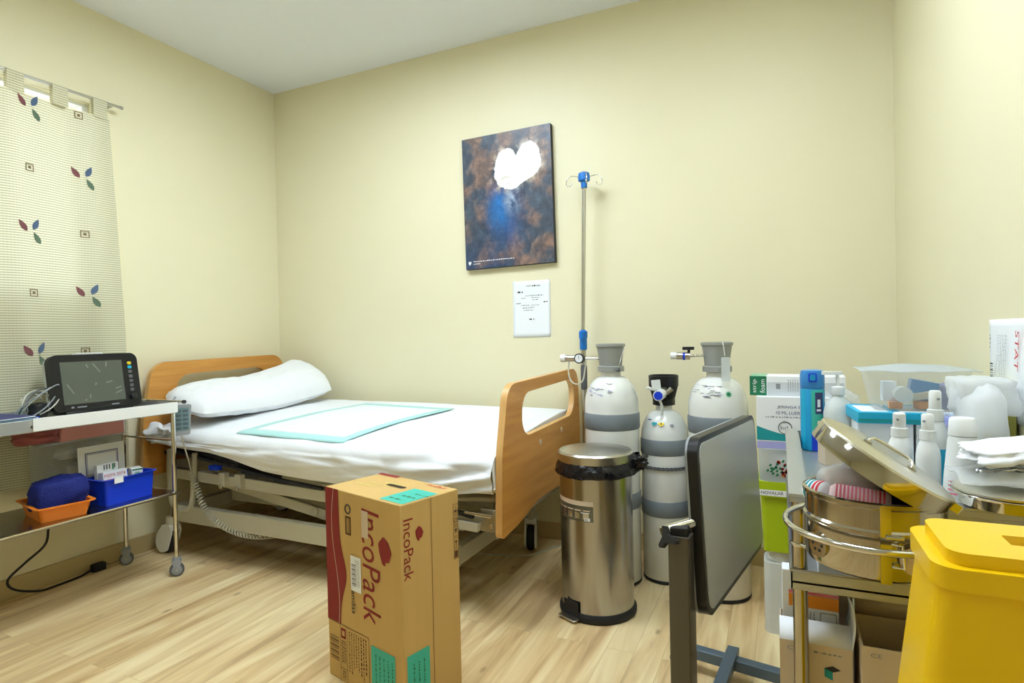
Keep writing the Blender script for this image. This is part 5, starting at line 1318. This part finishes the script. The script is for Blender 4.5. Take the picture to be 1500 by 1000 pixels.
carton('tall_carton', (.075, 1.515, LZ), (.11, .18, .295), m_cartonb, 'tall beige carton behind the open cartons on the lower shelf')
carton('flat_carton', (.25, 1.5, LZ), (.2, .2, .25), m_cartonb, 'wide beige carton at the back of the lower shelf')
carton('flat_box', (.24, 1.5, LZ+.2505), (.17, .18, .03), m_whitep, 'flat white box lying on the wide beige carton under the middle shelf', 'box')

# ------------------------------------------------------------------ stack beside the trolley
JG = 'white jugs on the floor'
def jug(x, y, lab):
    t = thing('plastic_jug', lab, 'jug', (x, y, 0), 0, JG)
    q = MB(); q.prism(rrect(-.062, .062, -.062, .062, .03), 0, .262, m_milk); q.build('jug_body', t, bevel=.012, seg=3)
    q = MB(); q.lathe([(.05, .263), (.052, .265), (.052, .300), (.047, .305), (0, .305)], m_white, None, 28); q.build('cap', t, smooth=40)
    q = MB(); q.rect(-.005, .062, .1, .2, m_whitep, frame((0, -.0628, 0), (1, 0, 0), (0, 0, 1))); q.rect(.03, .05, .178, .195, m_lilac, frame((0, -.0632, 0), (1, 0, 0), (0, 0, 1))); q.build('label', t)
jug(-.008, 2.425, 'white plastic jug on the floor under the lime green bin'); jug(.15, 2.52, 'white plastic jug on the floor hidden behind the dressing trolley')
lb = thing('lime_bin', 'lime green plastic bin resting on the white jugs beside the dressing trolley', 'bin', (.06, 2.465, .3065))
q = MB(); tub(q, .138, .115, .262, .004, m_lime, .93, .008); q.build('tub', lb)
q = MB(); q.box(-.148, .148, -.1245, -.1225, .205, .262, m_lime); q.build('front_rim', lb, bevel=.001)
q = MB(); Fb = frame((-.148, -.1252, 0), (1, 0, 0), (0, 0, 1)); q.rect(.004, .2, .21, .232, m_whitep, Fb); q.text('NOVALAR', .075, .011, Fb @ T(.014, .216, .0004), m_ink); q.build('label_strip', lb)
cbg = thing('supply_bag', 'clear bag with a red and green leaf print on top of the lime green bin', 'bag', (.06, 2.465, .569))
q = MB(); q.prism(rrect(-.14, .14, -.125, .11, .03), 0, .118, m_frost); q.build('film', cbg, bevel=.02, seg=3)
q = MB(); rnd = random.Random(8); Fg = frame((-.14, -.1262, 0), (1, 0, 0), (0, 0, 1))
for i in range(34):
    k = rnd.choice([0, 0, 1, 1, 2]); cx_ = (.085, .05, .075)[k] + rnd.gauss(0, .011); cy_ = (.04, .05, .07)[k] + rnd.gauss(0, .013)
    q.flat(rpoly([(x+cx_, y+cy_, .001) for x, y in ((-.006, -.002), (.0, -.006), (.006, .001), (.001, .006))], 2), (m_redp, m_green, m_oprint)[rnd.choice([0, 0, 1, 2]) if k != 1 else 1], Fg)
q.build('leaf_print', cbg)
q = MB(); lump(q, (.0, -.02, .055), (.11, .08, .045), m_whitep, 71, .12, 2, flat=.6); q.build('contents', cbg, smooth=180)
sx_ = thing('syringe_box', 'white syringe box with a teal swoosh on top of the clear bag', 'box', (.055, 2.44, .688), 0)
q = MB(); q.box(-.14, .14, -.085, .085, 0, .19, m_whitep); q.build('carton', sx_, bevel=.002)
q = MB(); Fx = frame((-.14, -.0858, 0), (1, 0, 0), (0, 0, 1))
q.rect(0, .28, .0, .026, m_lilac, Fx); q.flat([(.0, .03), (.28, .03)] + [(.28-.28*i/16, .032+.05*(i/16)**2.2) for i in range(17)], m_teald, Fx)
q.text('JERINGA DOS CUERPOS', .18, .012, Fx @ T(.07, .146, .0003), m_blueink); q.text('10 ML LUER EXCENTRICA', .18, .012, Fx @ T(.066, .126, .0003), m_blueink); scribble(q, Fx, .03, .114, .2, .005, m_greyink, random.Random(4))
q.torus(.022, .0012, m_ink, Fx @ T(.095, .078, .0006), 32, 4); q.text('bd', .024, .014, Fx @ T(.08, .071, .0004), m_greyink); q.build('printing', sx_)
gf = thing('foam_strip_box', 'white box with a green end lettered strip foam, topmost of the stack', 'box', (.06, 2.45, .8785), R(-3))
q = MB(); q.box(-.165, .15, -.065, .07, 0, .072, m_whitep); q.build('carton', gf, bevel=.0015)
q = MB(); Fgx = frame((-.165, -.0657, 0), (1, 0, 0), (0, 0, 1)); q.rect(.0, .058, 0, .072, m_green, Fgx); q.rect(.0, .056, .0, .135, m_greenl, frame((-.165, -.065, .0726), (1, 0, 0), (0, 1, 0)))
q.rect(0, .135, 0, .072, m_green, frame((-.1657, .07, 0), (0, -1, 0), (0, 0, 1)))
for i, s_t in enumerate(('strip', 'foam')): q.text(s_t, .05, .017, Fgx @ T(.026+.026*i, .01, .0005) @ Matrix.Rotation(PI/2, 4, 'Z'), m_whitep)
rnd = random.Random(6)
for i in range(7): scribble(q, Fgx @ T(.13+.008*i, .06, 0) @ Matrix.Rotation(-PI/2, 4, 'Z'), 0, 0, .045, .003, m_greyink, rnd)
q.rect(.09, .105, .025, .045, m_greyink, Fgx); q.rect(.06, .31, .0, .05, mat('grey_box_panel', (205, 210, 214), .6), Fgx @ T(0, 0, -.0003)); q.build('printing', gf)

# ------------------------------------------------------------------ yellow bin in the foreground
yb = thing('clinical_waste_bin', 'tall yellow clinical waste bin with a slotted lid in the right foreground', 'bin', (.29, .84, 0))
q = MB(); n = 6
b0 = rrect(-.235, .155, -.105, .105, .03, n); t0 = rrect(-.137, .155, -.072, .072, .024, n); k = len(b0)
q.add([(*p, 0) for p in b0]+[(*p, .845) for p in t0], [list(range(k))[::-1]]+[(i, (i+1) % k, k+(i+1) % k, k+i) for i in range(k)]+[list(range(k, 2*k))], m_yellow)
q.build('bin_body', yb, smooth=50)
q = MB(); q.prism(rrect(-.143, .16, -.078, .078, .026, n), .838, .862, m_yellow); 
q.prism(rrect(-.128, .15, -.066, .066, .02, n), .862, .876, m_yellow, None, holes=[rrect(-.06, .0, -.018, .018, .003, 2)])
q.prism(rrect(-.06, .0, -.018, .018, .003, 2), .862, .866, m_yellow); q.build('lid', yb, bevel=.003, seg=3)
# white lead lying on the floor under the bed
q = MB(); P_ = [Vector(p) for p in ((-1.5, 2.66, .004), (-1.35, 2.69, .004), (-1.2, 2.73, .004), (-1.13, 2.83, .004), (-1.08, 2.92, .004), (-1.0, 2.96, .004))]
q.tube([cr_(P_, i/40) for i in range(41)], .0035, m_cablew, 6); o = q.build('white_lead', None, smooth=80); tag(o, 'thin white cable lying on the floor under the foot of the bed', 'cable')
q = MB(); q.box(-.03, .03, -.02, .02, 0, .06, m_white); o = q.build('plug_adapter', None, bevel=.005); o.location = (-.96, 2.965, 0); tag(o, 'small white plug adapter on the floor behind the pedal bin', 'adapter')

# ------------------------------------------------------------------ daylight, camera
wd = bpy.data.worlds.new('World'); SC.world = wd; wd.use_nodes = True
nt = wd.node_tree; bgn = nt.nodes['Background']
sky = nt.nodes.new('ShaderNodeTexSky'); sky.sky_type = 'NISHITA'; sky.sun_disc = False; sky.sun_elevation = R(40); sky.sun_rotation = R(90)
mxw = nt.nodes.new('ShaderNodeMix'); mxw.data_type = 'RGBA'; mxw.inputs['Factor'].default_value = .8; mxw.inputs['B'].default_value = (1, 1, 1, 1)
nt.links.new(sky.outputs[0], mxw.inputs['A']); nt.links.new(mxw.outputs['Result'], bgn.inputs['Color']); bgn.inputs['Strength'].default_value = 2.3

cam = bpy.data.cameras.new('Camera'); co = bpy.data.objects.new('Camera', cam); COL.objects.link(co)
yaw, pit, rol, fpx = .427873656, -.00910145797, -.0211567792, 862.729
Fv = Vector((-math.sin(yaw)*math.cos(pit), math.cos(yaw)*math.cos(pit), math.sin(pit)))
Rv = Vector((math.cos(yaw), math.sin(yaw), 0)); Uv = Rv.cross(Fv)
R2 = Rv*math.cos(rol)+Uv*math.sin(rol); U2 = -Rv*math.sin(rol)+Uv*math.cos(rol)
mw = Matrix((R2, U2, -Fv)).transposed().to_4x4(); mw.translation = (0, 0, 1.12); co.matrix_world = mw
cam.sensor_fit = 'HORIZONTAL'; cam.sensor_width = 36; cam.lens = fpx/1500*36; cam.clip_start = .05
SC.camera = co
SC.view_settings.view_transform = 'Standard'; SC.view_settings.look = 'None'; SC.view_settings.gamma = 1; SC.view_settings.exposure = 0
try: SC.view_settings.use_curve_mapping = False
except Exception: pass
